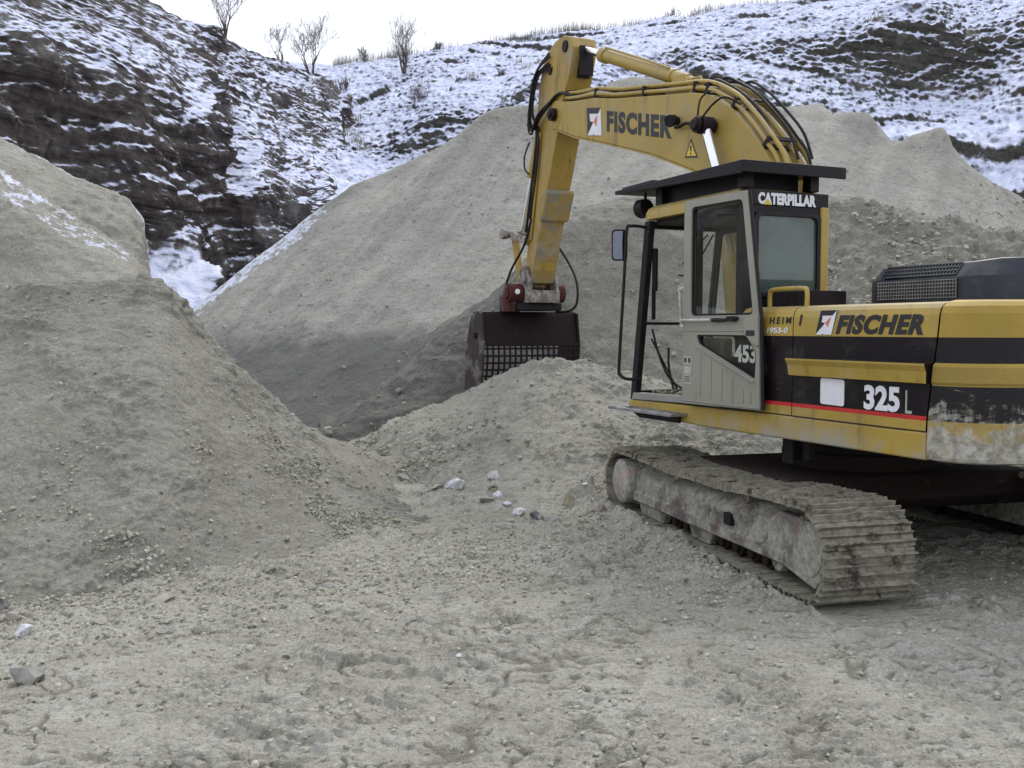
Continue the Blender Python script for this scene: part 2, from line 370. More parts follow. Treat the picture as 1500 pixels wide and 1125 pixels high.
HEAP_B = [
    [(-10.37,22.15,-0.02),(-10.01,22.03,-0.05),(-9.67,21.92,-0.09),(-9.38,21.82,-0.12),(-9.15,21.73,-0.15),(-8.95,21.66,-0.18),(-8.78,21.6,-0.21),(-8.62,21.54,-0.24),(-8.43,21.46,-0.26),(-8.21,21.37,-0.29),(-7.94,21.25,-0.31),(-7.64,21.1,-0.34),(-7.28,20.91,-0.36),(-6.87,20.67,-0.38),(-6.38,20.36,-0.39),(-5.79,19.99,-0.41),(-5.05,19.57,-0.43),(-4.15,19.12,-0.44),(-3.11,18.7,-0.45),(-1.93,18.33,-0.45),(-0.68,18.04,-0.45),(0.57,17.84,-0.44),(1.75,17.72,-0.43),(2.83,17.65,-0.41),(3.78,17.62,-0.4),(4.63,17.61,-0.39),(5.42,17.6,-0.37),(6.21,17.6,-0.35),(7.07,17.6,-0.32),(8.07,17.6,-0.29),(9.26,17.6,-0.25),(10.64,17.6,-0.2),(12.12,17.6,-0.15)],
    [(-10.41,22.49,0.02),(-9.99,22.42,0.07),(-9.6,22.36,0.12),(-9.25,22.31,0.17),(-8.97,22.27,0.21),(-8.72,22.24,0.25),(-8.5,22.22,0.29),(-8.28,22.2,0.33),(-8.04,22.17,0.37),(-7.75,22.12,0.41),(-7.43,22.05,0.44),(-7.08,21.94,0.47),(-6.68,21.79,0.5),(-6.24,21.61,0.53),(-5.73,21.37,0.55),(-5.11,21.09,0.58),(-4.35,20.75,0.6),(-3.43,20.39,0.62),(-2.34,20.04,0.63),(-1.12,19.72,0.63),(0.16,19.47,0.63),(1.43,19.28,0.62),(2.62,19.15,0.6),(3.67,19.06,0.58),(4.6,19.0,0.56),(5.41,18.96,0.54),(6.16,18.92,0.52),(6.9,18.89,0.49),(7.73,18.87,0.46),(8.72,18.86,0.41),(9.94,18.85,0.35),(11.39,18.85,0.28),(12.97,18.85,0.21)],
    [(-10.47,23.0,0.08),(-9.97,23.01,0.27),(-9.51,23.03,0.45),(-9.09,23.05,0.62),(-8.73,23.08,0.78),(-8.4,23.11,0.93),(-8.08,23.16,1.09),(-7.77,23.2,1.24),(-7.43,23.23,1.38),(-7.05,23.24,1.52),(-6.65,23.22,1.64),(-6.21,23.17,1.75),(-5.75,23.08,1.86),(-5.25,22.97,1.96),(-4.69,22.84,2.06),(-4.03,22.69,2.15),(-3.22,22.51,2.24),(-2.25,22.31,2.31),(-1.12,22.09,2.36),(0.13,21.88,2.37),(1.43,21.67,2.34),(2.7,21.49,2.3),(3.86,21.33,2.23),(4.88,21.2,2.16),(5.77,21.08,2.09),(6.54,20.98,2.02),(7.26,20.9,1.94),(7.98,20.83,1.84),(8.79,20.78,1.7),(9.79,20.75,1.53),(11.06,20.73,1.32),(12.58,20.72,1.06),(14.26,20.72,0.78)],
    [(-10.56,23.72,0.16),(-9.94,23.86,0.56),(-9.37,23.98,0.92),(-8.86,24.09,1.25),(-8.39,24.21,1.55),(-7.95,24.32,1.86),(-7.51,24.45,2.17),(-7.06,24.59,2.49),(-6.59,24.71,2.78),(-6.08,24.82,3.05),(-5.55,24.87,3.3),(-4.99,24.88,3.52),(-4.44,24.86,3.72),(-3.89,24.83,3.92),(-3.3,24.83,4.11),(-2.59,24.87,4.3),(-1.72,24.94,4.49),(-0.66,25.01,4.66),(0.55,25.03,4.77),(1.88,24.96,4.79),(3.24,24.81,4.73),(4.53,24.6,4.61),(5.66,24.38,4.47),(6.61,24.16,4.33),(7.42,23.97,4.18),(8.13,23.79,4.04),(8.78,23.62,3.9),(9.42,23.49,3.72),(10.15,23.39,3.48),(11.12,23.35,3.14),(12.43,23.33,2.7),(14.11,23.32,2.16),(16.04,23.32,1.56)],
    [(-10.64,24.43,0.24),(-9.88,24.72,0.9),(-9.21,24.96,1.45),(-8.64,25.15,1.9),(-8.09,25.33,2.33),(-7.53,25.53,2.8),(-6.94,25.74,3.29),(-6.34,25.96,3.77),(-5.74,26.19,4.23),(-5.12,26.41,4.65),(-4.44,26.56,5.01),(-3.75,26.61,5.33),(-3.09,26.61,5.63),(-2.51,26.62,5.92),(-1.92,26.71,6.21),(-1.2,26.94,6.48),(-0.24,27.32,6.78),(0.94,27.77,7.11),(2.26,28.12,7.35),(3.67,28.22,7.37),(5.1,28.06,7.19),(6.43,27.75,6.96),(7.5,27.43,6.75),(8.32,27.13,6.54),(9.04,26.85,6.31),(9.71,26.59,6.08),(10.3,26.33,5.91),(10.85,26.1,5.71),(11.49,25.97,5.36),(12.37,25.93,4.86),(13.67,25.92,4.21),(15.53,25.92,3.36),(17.82,25.92,2.35)],
    [(-10.69,24.8,0.29),(-9.79,25.2,1.18),(-9.1,25.5,1.78),(-8.54,25.7,2.24),(-7.98,25.9,2.72),(-7.34,26.16,3.27),(-6.63,26.42,3.88),(-5.94,26.65,4.45),(-5.29,26.95,5.02),(-4.63,27.29,5.53),(-3.89,27.48,5.93),(-3.07,27.52,6.28),(-2.33,27.51,6.62),(-1.75,27.5,6.99),(-1.22,27.6,7.34),(-0.54,27.93,7.62),(0.46,28.47,7.93),(1.78,29.23,8.41),(3.2,29.89,8.84),(4.58,30.09,8.85),(6.06,29.83,8.48),(7.52,29.36,8.13),(8.54,29.02,7.95),(9.16,28.67,7.76),(9.83,28.32,7.45),(10.57,28.08,7.08),(11.12,27.74,6.96),(11.57,27.39,6.87),(12.14,27.27,6.4),(12.97,27.27,5.77),(14.16,27.27,5.1),(16.09,27.27,4.1),(18.74,27.27,2.77)],
    [(-10.71,25.0,0.31),(-9.67,25.5,1.44),(-9.06,25.8,1.93),(-8.5,26.0,2.41),(-7.92,26.2,2.92),(-7.28,26.5,3.51),(-6.43,26.8,4.24),(-5.73,27.0,4.81),(-5.04,27.3,5.41),(-4.37,27.8,6.06),(-3.63,28.0,6.39),(-2.67,28.0,6.81),(-1.91,28.0,7.14),(-1.33,28.0,7.56),(-0.86,28.0,7.95),(-0.19,28.5,8.27),(0.79,29.0,8.48),(2.24,30.0,9.06),(3.79,31.0,9.76),(5.05,31.0,9.65),(6.53,31.0,9.2),(8.16,30.0,8.62),(9.18,30.0,8.72),(9.53,29.5,8.29),(10.22,29.0,8.24),(11.11,29.0,7.41),(11.55,28.5,7.54),(11.97,28.0,7.62),(12.45,28.0,6.96),(13.39,28.0,6.16),(14.35,28.0,5.69),(16.31,28.0,4.53),(19.24,28.0,3.0)],
    [(-10.95,25.55,0.3),(-9.88,26.06,1.42),(-9.26,26.37,1.9),(-8.68,26.57,2.37),(-8.1,26.77,2.87),(-7.43,27.08,3.45),(-6.57,27.38,4.17),(-5.85,27.59,4.73),(-5.15,27.89,5.33),(-4.46,28.39,5.97),(-3.71,28.6,6.29),(-2.73,28.6,6.7),(-1.95,28.6,7.04),(-1.36,28.6,7.45),(-0.88,28.6,7.84),(-0.2,29.1,8.15),(0.81,29.6,8.35),(2.29,30.6,8.93),(3.86,31.6,9.61),(5.15,31.59,9.51),(6.66,31.59,9.06),(8.32,30.58,8.49),(9.36,30.57,8.59),(9.72,30.07,8.17),(10.42,29.57,8.12),(11.32,29.56,7.3),(11.78,29.06,7.43),(12.21,28.55,7.5),(12.69,28.55,6.85),(13.64,28.54,6.07),(14.63,28.53,5.6),(16.61,28.52,4.46),(19.58,28.49,2.95)],
    [(-12.29,28.68,0.23),(-11.09,29.24,1.08),(-10.39,29.57,1.45),(-9.74,29.8,1.81),(-9.08,30.03,2.19),(-8.34,30.36,2.63),(-7.36,30.69,3.18),(-6.56,30.91,3.6),(-5.77,31.23,4.06),(-4.99,31.75,4.54),(-4.15,31.97,4.79),(-3.05,31.98,5.1),(-2.18,31.99,5.36),(-1.53,32.0,5.67),(-0.98,32.0,5.97),(-0.22,32.5,6.2),(0.9,33.0,6.36),(2.54,33.99,6.8),(4.27,34.97,7.32),(5.7,34.95,7.24),(7.36,34.91,6.9),(9.21,33.86,6.47),(10.35,33.82,6.54),(10.76,33.31,6.22),(11.55,32.77,6.18),(12.54,32.74,5.55),(13.05,32.21,5.66),(13.55,31.68,5.71),(14.07,31.66,5.22),(15.11,31.61,4.62),(16.18,31.56,4.27),(18.32,31.46,3.4),(21.51,31.3,2.25)],
    [(-14.26,33.27,0.09),(-12.86,33.92,0.43),(-12.04,34.29,0.58),(-11.29,34.55,0.72),(-10.53,34.81,0.88),(-9.66,35.18,1.05),(-8.53,35.55,1.27),(-7.6,35.8,1.44),(-6.67,36.15,1.62),(-5.76,36.69,1.82),(-4.79,36.93,1.92),(-3.53,36.96,2.04),(-2.52,36.98,2.14),(-1.76,36.99,2.27),(-1.13,37.0,2.39),(-0.26,37.5,2.48),(1.03,38.0,2.54),(2.91,38.97,2.72),(4.88,39.93,2.93),(6.5,39.88,2.9),(8.39,39.81,2.76),(10.52,38.68,2.59),(11.81,38.61,2.62),(12.3,38.06,2.49),(13.21,37.49,2.47),(14.33,37.4,2.22),(14.93,36.84,2.26),(15.51,36.28,2.28),(16.1,36.22,2.09),(17.27,36.12,1.85),(18.46,36.01,1.71),(20.84,35.78,1.36),(24.34,35.42,0.9)],
    [(-16.23,37.87,-0.83),(-14.63,38.59,-0.94),(-13.7,39.01,-0.99),(-12.85,39.31,-1.04),(-11.97,39.6,-1.09),(-10.98,40.0,-1.15),(-9.69,40.41,-1.22),(-8.64,40.69,-1.28),(-7.58,41.07,-1.34),(-6.54,41.63,-1.41),(-5.43,41.88,-1.44),(-4.0,41.94,-1.48),(-2.86,41.97,-1.51),(-2.0,41.98,-1.56),(-1.29,41.99,-1.6),(-0.29,42.5,-1.63),(1.17,42.99,-1.65),(3.29,43.96,-1.71),(5.49,44.9,-1.78),(7.31,44.82,-1.77),(9.42,44.7,-1.72),(11.84,43.51,-1.66),(13.28,43.39,-1.67),(13.84,42.82,-1.63),(14.87,42.2,-1.62),(16.11,42.07,-1.54),(16.81,41.47,-1.55),(17.48,40.87,-1.56),(18.13,40.79,-1.5),(19.42,40.63,-1.42),(20.74,40.46,-1.37),(23.35,40.1,-1.25),(27.17,39.54,-1.1)]]
HEAP_C = [
    [(-3.47,16.78,-0.01),(-2.99,16.72,-0.02),(-2.52,16.65,-0.04),(-2.06,16.63,-0.06),(-1.5,16.77,-0.09),(-0.82,16.94,-0.12),(-0.29,17.07,-0.14),(0.06,17.16,-0.17),(0.42,17.25,-0.19),(0.84,17.36,-0.22),(1.32,17.48,-0.24),(1.82,17.6,-0.24),(2.72,17.16,-0.23),(3.77,16.61,-0.23),(4.99,16.3,-0.23),(5.67,16.16,-0.23),(6.19,16.05,-0.22),(7.1,15.86,-0.21),(7.88,15.69,-0.2),(9.31,15.36,-0.17),(10.67,15.04,-0.13)],
    [(-3.45,16.85,0.01),(-2.98,16.82,0.03),(-2.52,16.81,0.06),(-2.06,16.85,0.1),(-1.49,17.04,0.15),(-0.8,17.25,0.2),(-0.27,17.4,0.23),(0.09,17.51,0.27),(0.46,17.64,0.31),(0.89,17.8,0.35),(1.39,17.94,0.38),(1.9,18.07,0.39),(2.83,17.68,0.37),(3.94,17.2,0.37),(5.21,16.92,0.37),(5.93,16.8,0.36),(6.46,16.68,0.36),(7.4,16.47,0.34),(8.23,16.32,0.32),(9.67,15.92,0.27),(11.03,15.52,0.2)],
    [(-3.43,16.94,0.03),(-2.97,16.98,0.09),(-2.51,17.05,0.19),(-2.06,17.19,0.32),(-1.48,17.44,0.5),(-0.77,17.71,0.66),(-0.23,17.89,0.77),(0.14,18.02,0.9),(0.52,18.23,1.04),(0.97,18.45,1.18),(1.49,18.63,1.28),(2.02,18.77,1.31),(3.01,18.46,1.26),(4.19,18.08,1.26),(5.55,17.86,1.25),(6.31,17.76,1.22),(6.87,17.62,1.2),(7.86,17.4,1.13),(8.76,17.28,1.07),(10.22,16.75,0.9),(11.58,16.23,0.69)],
    [(-3.41,17.07,0.06),(-2.95,17.2,0.19),(-2.5,17.39,0.4),(-2.05,17.66,0.67),(-1.47,18.0,1.05),(-0.74,18.35,1.37),(-0.17,18.57,1.61),(0.22,18.72,1.86),(0.61,19.04,2.16),(1.09,19.36,2.45),(1.64,19.58,2.65),(2.19,19.75,2.72),(3.24,19.55,2.62),(4.53,19.3,2.62),(6.01,19.16,2.58),(6.84,19.1,2.53),(7.43,18.94,2.5),(8.49,18.69,2.35),(9.48,18.61,2.21),(10.98,17.91,1.86),(12.34,17.22,1.43)],
    [(-3.38,17.2,0.09),(-2.94,17.42,0.29),(-2.5,17.73,0.6),(-2.05,18.13,0.99),(-1.45,18.55,1.55),(-0.7,18.99,2.03),(-0.11,19.26,2.38),(0.29,19.43,2.76),(0.7,19.85,3.2),(1.2,20.27,3.62),(1.78,20.54,3.93),(2.36,20.72,4.03),(3.48,20.63,3.88),(4.87,20.52,3.88),(6.47,20.46,3.83),(7.37,20.43,3.76),(8.0,20.25,3.7),(9.13,19.97,3.48),(10.21,19.94,3.28),(11.74,19.07,2.76),(13.11,18.21,2.11)],
    [(-3.36,17.26,0.1),(-2.93,17.54,0.33),(-2.49,17.91,0.69),(-2.04,18.37,1.15),(-1.44,18.84,1.79),(-0.68,19.32,2.34),(-0.08,19.61,2.75),(0.32,19.8,3.2),(0.75,20.27,3.7),(1.26,20.75,4.19),(1.85,21.03,4.54),(2.45,21.23,4.67),(3.61,21.2,4.48),(5.05,21.16,4.48),(6.71,21.14,4.43),(7.65,21.13,4.34),(8.29,20.93,4.28),(9.45,20.64,4.03),(10.59,20.63,3.8),(12.14,19.68,3.2),(13.5,18.72,2.45)],
    [(-3.36,17.3,0.11),(-2.92,17.6,0.35),(-2.49,18.0,0.72),(-2.04,18.5,1.2),(-1.44,19.0,1.87),(-0.67,19.5,2.44),(-0.07,19.8,2.87),(0.34,20.0,3.33),(0.77,20.5,3.85),(1.29,21.0,4.37),(1.89,21.3,4.73),(2.5,21.5,4.86),(3.68,21.5,4.67),(5.15,21.5,4.67),(6.84,21.5,4.61),(7.8,21.5,4.53),(8.45,21.3,4.46),(9.63,21.0,4.2),(10.79,21.0,3.95),(12.35,20.0,3.33),(13.72,19.0,2.55)],
    [(-3.45,17.79,0.11),(-3.01,18.09,0.35),(-2.56,18.5,0.72),(-2.1,19.0,1.2),(-1.48,19.5,1.87),(-0.69,20.0,2.44),(-0.07,20.3,2.87),(0.35,20.5,3.33),(0.79,21.0,3.85),(1.32,21.5,4.37),(1.94,21.8,4.73),(2.56,22.0,4.86),(3.76,21.99,4.67),(5.26,21.99,4.67),(6.99,21.98,4.61),(7.97,21.97,4.53),(8.64,21.76,4.46),(9.84,21.45,4.2),(11.02,21.44,3.95),(12.61,20.43,3.33),(14.01,19.41,2.55)],
    [(-3.83,19.75,0.11),(-3.33,20.07,0.35),(-2.83,20.48,0.72),(-2.32,20.98,1.2),(-1.63,21.49,1.87),(-0.76,22.0,2.44),(-0.08,22.3,2.87),(0.39,22.5,3.33),(0.87,23.0,3.85),(1.45,23.5,4.37),(2.11,23.79,4.73),(2.79,23.98,4.86),(4.1,23.96,4.67),(5.73,23.93,4.67),(7.6,23.88,4.61),(8.65,23.85,4.53),(9.37,23.62,4.46),(10.67,23.27,4.2),(11.93,23.22,3.95),(13.66,22.13,3.33),(15.18,21.03,2.55)],
    [(-4.31,22.21,0.09),(-3.74,22.53,0.28),(-3.17,22.95,0.58),(-2.59,23.47,0.96),(-1.82,23.99,1.5),(-0.84,24.5,1.95),(-0.09,24.8,2.3),(0.43,25.0,2.66),(0.96,25.5,3.08),(1.6,25.99,3.49),(2.34,26.28,3.79),(3.08,26.47,3.89),(4.52,26.43,3.74),(6.31,26.36,3.74),(8.35,26.26,3.69),(9.5,26.2,3.62),(10.3,25.95,3.57),(11.72,25.54,3.36),(13.07,25.45,3.16),(14.98,24.25,2.66),(16.64,23.05,2.04)]]
HEAP_E = [  # last columns: added bank, out of view, blocking sky beside the machine
    [(-2.5,13.94,0.0),(-2.06,13.6,-0.01),(-1.67,13.08,-0.02),(-1.29,12.5,-0.03),(-0.81,11.8,-0.04),(-0.46,11.24,-0.05),(-0.15,10.97,-0.06),(0.15,10.7,-0.07),(0.59,10.78,-0.08),(0.9,10.93,-0.07),(1.25,11.38,-0.07),(1.75,12.11,-0.06),(2.65,12.82,-0.05),(3.54,12.85,-0.05),(4.71,12.89,-0.04),(5.32,12.6,-0.06),(5.94,11.5,-0.09),(6.35,9.7,-0.1),(6.57,8.3,-0.11),(7.47,7.0,-0.11)],
    [(-2.53,14.09,-0.0),(-2.09,13.79,0.01),(-1.7,13.32,0.02),(-1.32,12.8,0.04),(-0.84,12.18,0.05),(-0.48,11.69,0.06),(-0.16,11.45,0.08),(0.15,11.22,0.09),(0.62,11.29,0.09),(0.94,11.42,0.09),(1.3,11.8,0.08),(1.8,12.44,0.07),(2.69,13.03,0.06),(3.59,13.04,0.06),(4.77,13.05,0.05),(5.4,12.79,0.07),(6.05,11.72,0.11),(6.49,9.93,0.12),(6.75,8.53,0.13),(7.73,7.24,0.13)],
    [(-2.57,14.32,-0.01),(-2.14,14.08,0.04),(-1.75,13.68,0.1),(-1.37,13.25,0.15),(-0.88,12.76,0.21),(-0.51,12.37,0.26),(-0.17,12.18,0.3),(0.17,11.99,0.34),(0.66,12.05,0.37),(1.0,12.15,0.36),(1.37,12.43,0.32),(1.87,12.92,0.29),(2.76,13.35,0.26),(3.67,13.32,0.22),(4.86,13.29,0.19),(5.53,13.08,0.28),(6.22,12.04,0.43),(6.72,10.27,0.5),(7.02,8.87,0.52),(8.11,7.6,0.52)],
    [(-2.63,14.63,-0.02),(-2.2,14.48,0.08),(-1.81,14.19,0.21),(-1.44,13.88,0.33),(-0.94,13.56,0.45),(-0.55,13.31,0.56),(-0.18,13.19,0.66),(0.18,13.07,0.74),(0.72,13.1,0.8),(1.09,13.17,0.77),(1.47,13.31,0.7),(1.97,13.59,0.63),(2.86,13.8,0.55),(3.78,13.7,0.48),(4.98,13.61,0.41),(5.7,13.48,0.62),(6.45,12.49,0.93),(7.03,10.74,1.08),(7.4,9.35,1.12),(8.64,8.1,1.13)],
    [(-2.69,14.95,-0.03),(-2.27,14.88,0.13),(-1.88,14.7,0.33),(-1.5,14.5,0.51),(-0.99,14.36,0.69),(-0.59,14.25,0.84),(-0.2,14.19,1.0),(0.2,14.14,1.13),(0.78,14.16,1.21),(1.17,14.19,1.17),(1.57,14.2,1.07),(2.07,14.26,0.95),(2.95,14.24,0.84),(3.89,14.09,0.73),(5.11,13.94,0.62),(5.87,13.88,0.94),(6.69,12.94,1.41),(7.34,11.22,1.64),(7.77,9.82,1.7),(9.17,8.6,1.71)],
    [(-2.72,15.11,-0.04),(-2.3,15.09,0.15),(-1.92,14.96,0.38),(-1.54,14.83,0.6),(-1.02,14.78,0.81),(-0.61,14.74,0.99),(-0.2,14.72,1.18),(0.2,14.7,1.33),(0.81,14.7,1.43),(1.22,14.72,1.38),(1.62,14.65,1.26),(2.12,14.61,1.12),(3.0,14.48,0.99),(3.95,14.29,0.86),(5.17,14.11,0.73),(5.96,14.09,1.1),(6.81,13.17,1.66),(7.5,11.47,1.93),(7.97,10.07,2.0),(9.45,8.86,2.02)],
    [(-2.74,15.2,-0.04),(-2.32,15.2,0.16),(-1.93,15.1,0.41),(-1.56,15.0,0.64),(-1.04,15.0,0.87),(-0.62,15.0,1.07),(-0.21,15.0,1.27),(0.21,15.0,1.43),(0.83,15.0,1.54),(1.24,15.0,1.48),(1.65,14.9,1.35),(2.15,14.8,1.2),(3.03,14.6,1.06),(3.98,14.4,0.93),(5.21,14.2,0.78),(6.01,14.2,1.19),(6.87,13.3,1.79),(7.59,11.6,2.08),(8.07,10.2,2.15),(9.6,9.0,2.17)],
    [(-2.83,15.69,-0.04),(-2.39,15.69,0.16),(-2.0,15.6,0.4),(-1.61,15.5,0.63),(-1.07,15.5,0.85),(-0.64,15.5,1.05),(-0.21,15.5,1.24),(0.21,15.5,1.4),(0.86,15.5,1.5),(1.28,15.5,1.45),(1.7,15.4,1.33),(2.22,15.29,1.18),(3.13,15.09,1.04),(4.12,14.88,0.91),(5.38,14.67,0.77),(6.21,14.66,1.16),(7.1,13.74,1.75),(7.86,12.02,2.04),(8.38,10.59,2.11),(9.96,9.34,2.12)],
    [(-2.99,16.58,-0.03),(-2.53,16.58,0.11),(-2.11,16.49,0.29),(-1.7,16.39,0.45),(-1.13,16.4,0.61),(-0.68,16.4,0.75),(-0.23,16.4,0.89),(0.23,16.4,1.0),(0.9,16.4,1.07),(1.36,16.4,1.04),(1.8,16.29,0.95),(2.35,16.19,0.84),(3.31,15.97,0.74),(4.36,15.75,0.65),(5.69,15.51,0.55),(6.56,15.49,0.83),(7.52,14.54,1.25),(8.35,12.77,1.46),(8.94,11.3,1.51),(10.62,9.96,1.52)],
    [(-3.27,18.15,-0.8),(-2.77,18.17,-0.82),(-2.32,18.08,-0.84),(-1.87,17.98,-0.86),(-1.24,17.99,-0.89),(-0.75,18.0,-0.91),(-0.25,18.0,-0.93),(0.25,18.0,-0.94),(0.99,18.0,-0.95),(1.49,17.99,-0.95),(1.97,17.88,-0.94),(2.58,17.77,-0.92),(3.64,17.54,-0.91),(4.78,17.29,-0.89),(6.24,17.02,-0.88),(7.18,16.96,-0.92),(8.25,15.97,-0.98),(9.23,14.11,-1.01),(9.93,12.55,-1.02),(11.78,11.05,-1.02)]]
CLIFF = [
    [(-28.37,42.0,23.65),(-25.69,44.0,22.11),(-23.72,47.0,21.17),(-22.35,51.0,21.12),(-20.44,55.0,20.41),(-19.03,58.0,20.1),(-18.08,60.0,19.93),(-17.5,61.5,19.64),(-16.4,64.5,19.64),(-15.23,68.0,19.83),(-13.98,71.0,20.0),(-12.4,73.0,19.19),(-10.45,73.0,15.76),(-6.49,73.0,10.08)],
    [(-25.89,38.0,15.87),(-23.22,39.5,15.38),(-21.03,41.5,16.05),(-19.79,45.0,16.05),(-18.08,48.5,15.85),(-16.78,51.0,15.37),(-16.02,53.0,14.83),(-15.42,54.0,14.17),(-14.29,56.0,13.87),(-13.26,59.0,13.91),(-12.44,63.0,14.51),(-11.16,65.5,14.34),(-9.74,68.0,13.44),(-6.05,68.0,9.07)],
    [(-23.32,34.0,10.35),(-21.26,36.0,11.32),(-18.79,37.0,13.06),(-17.85,40.5,13.16),(-16.06,43.0,12.56),(-14.85,45.0,11.84),(-14.0,46.2,11.17),(-13.84,48.3,9.8),(-12.79,50.0,10.24),(-11.94,53.0,10.38),(-11.28,57.0,11.2),(-10.24,60.0,11.49),(-9.03,63.0,11.45),(-5.61,63.0,8.12)],
    [(-21.35,31.0,7.32),(-19.57,33.0,7.89),(-17.39,34.0,7.83),(-16.5,37.2,7.88),(-14.89,39.6,7.19),(-13.75,41.4,6.3),(-13.11,43.0,6.18),(-13.21,46.0,8.03),(-12.12,47.3,8.36),(-11.28,50.0,8.48),(-10.6,53.5,9.19),(-9.82,57.5,10.12),(-8.61,60.0,9.86),(-5.43,61.0,7.51)],
    [(-20.74,30.0,5.12),(-19.06,32.0,5.32),(-17.2,33.5,5.48),(-16.25,36.5,5.42),(-14.66,38.9,5.65),(-13.49,40.6,5.67),(-12.81,42.0,5.45),(-12.97,45.0,4.99),(-11.88,46.2,5.54),(-11.08,49.0,6.42),(-10.32,52.0,7.4),(-9.58,56.0,8.2),(-8.41,58.5,8.08),(-5.35,60.0,6.6)],
    [(-20.55,29.5,1.23),(-18.9,31.5,1.18),(-16.81,32.5,1.15),(-15.69,35.0,1.08),(-13.09,34.5,1.1),(-11.71,35.0,1.08),(-11.2,36.5,1.05),(-11.87,41.0,0.93),(-11.77,45.5,0.81),(-10.91,48.0,2.07),(-10.18,51.0,2.42),(-9.37,54.5,2.82),(-8.23,57.0,3.25),(-5.19,58.0,3.27)]]
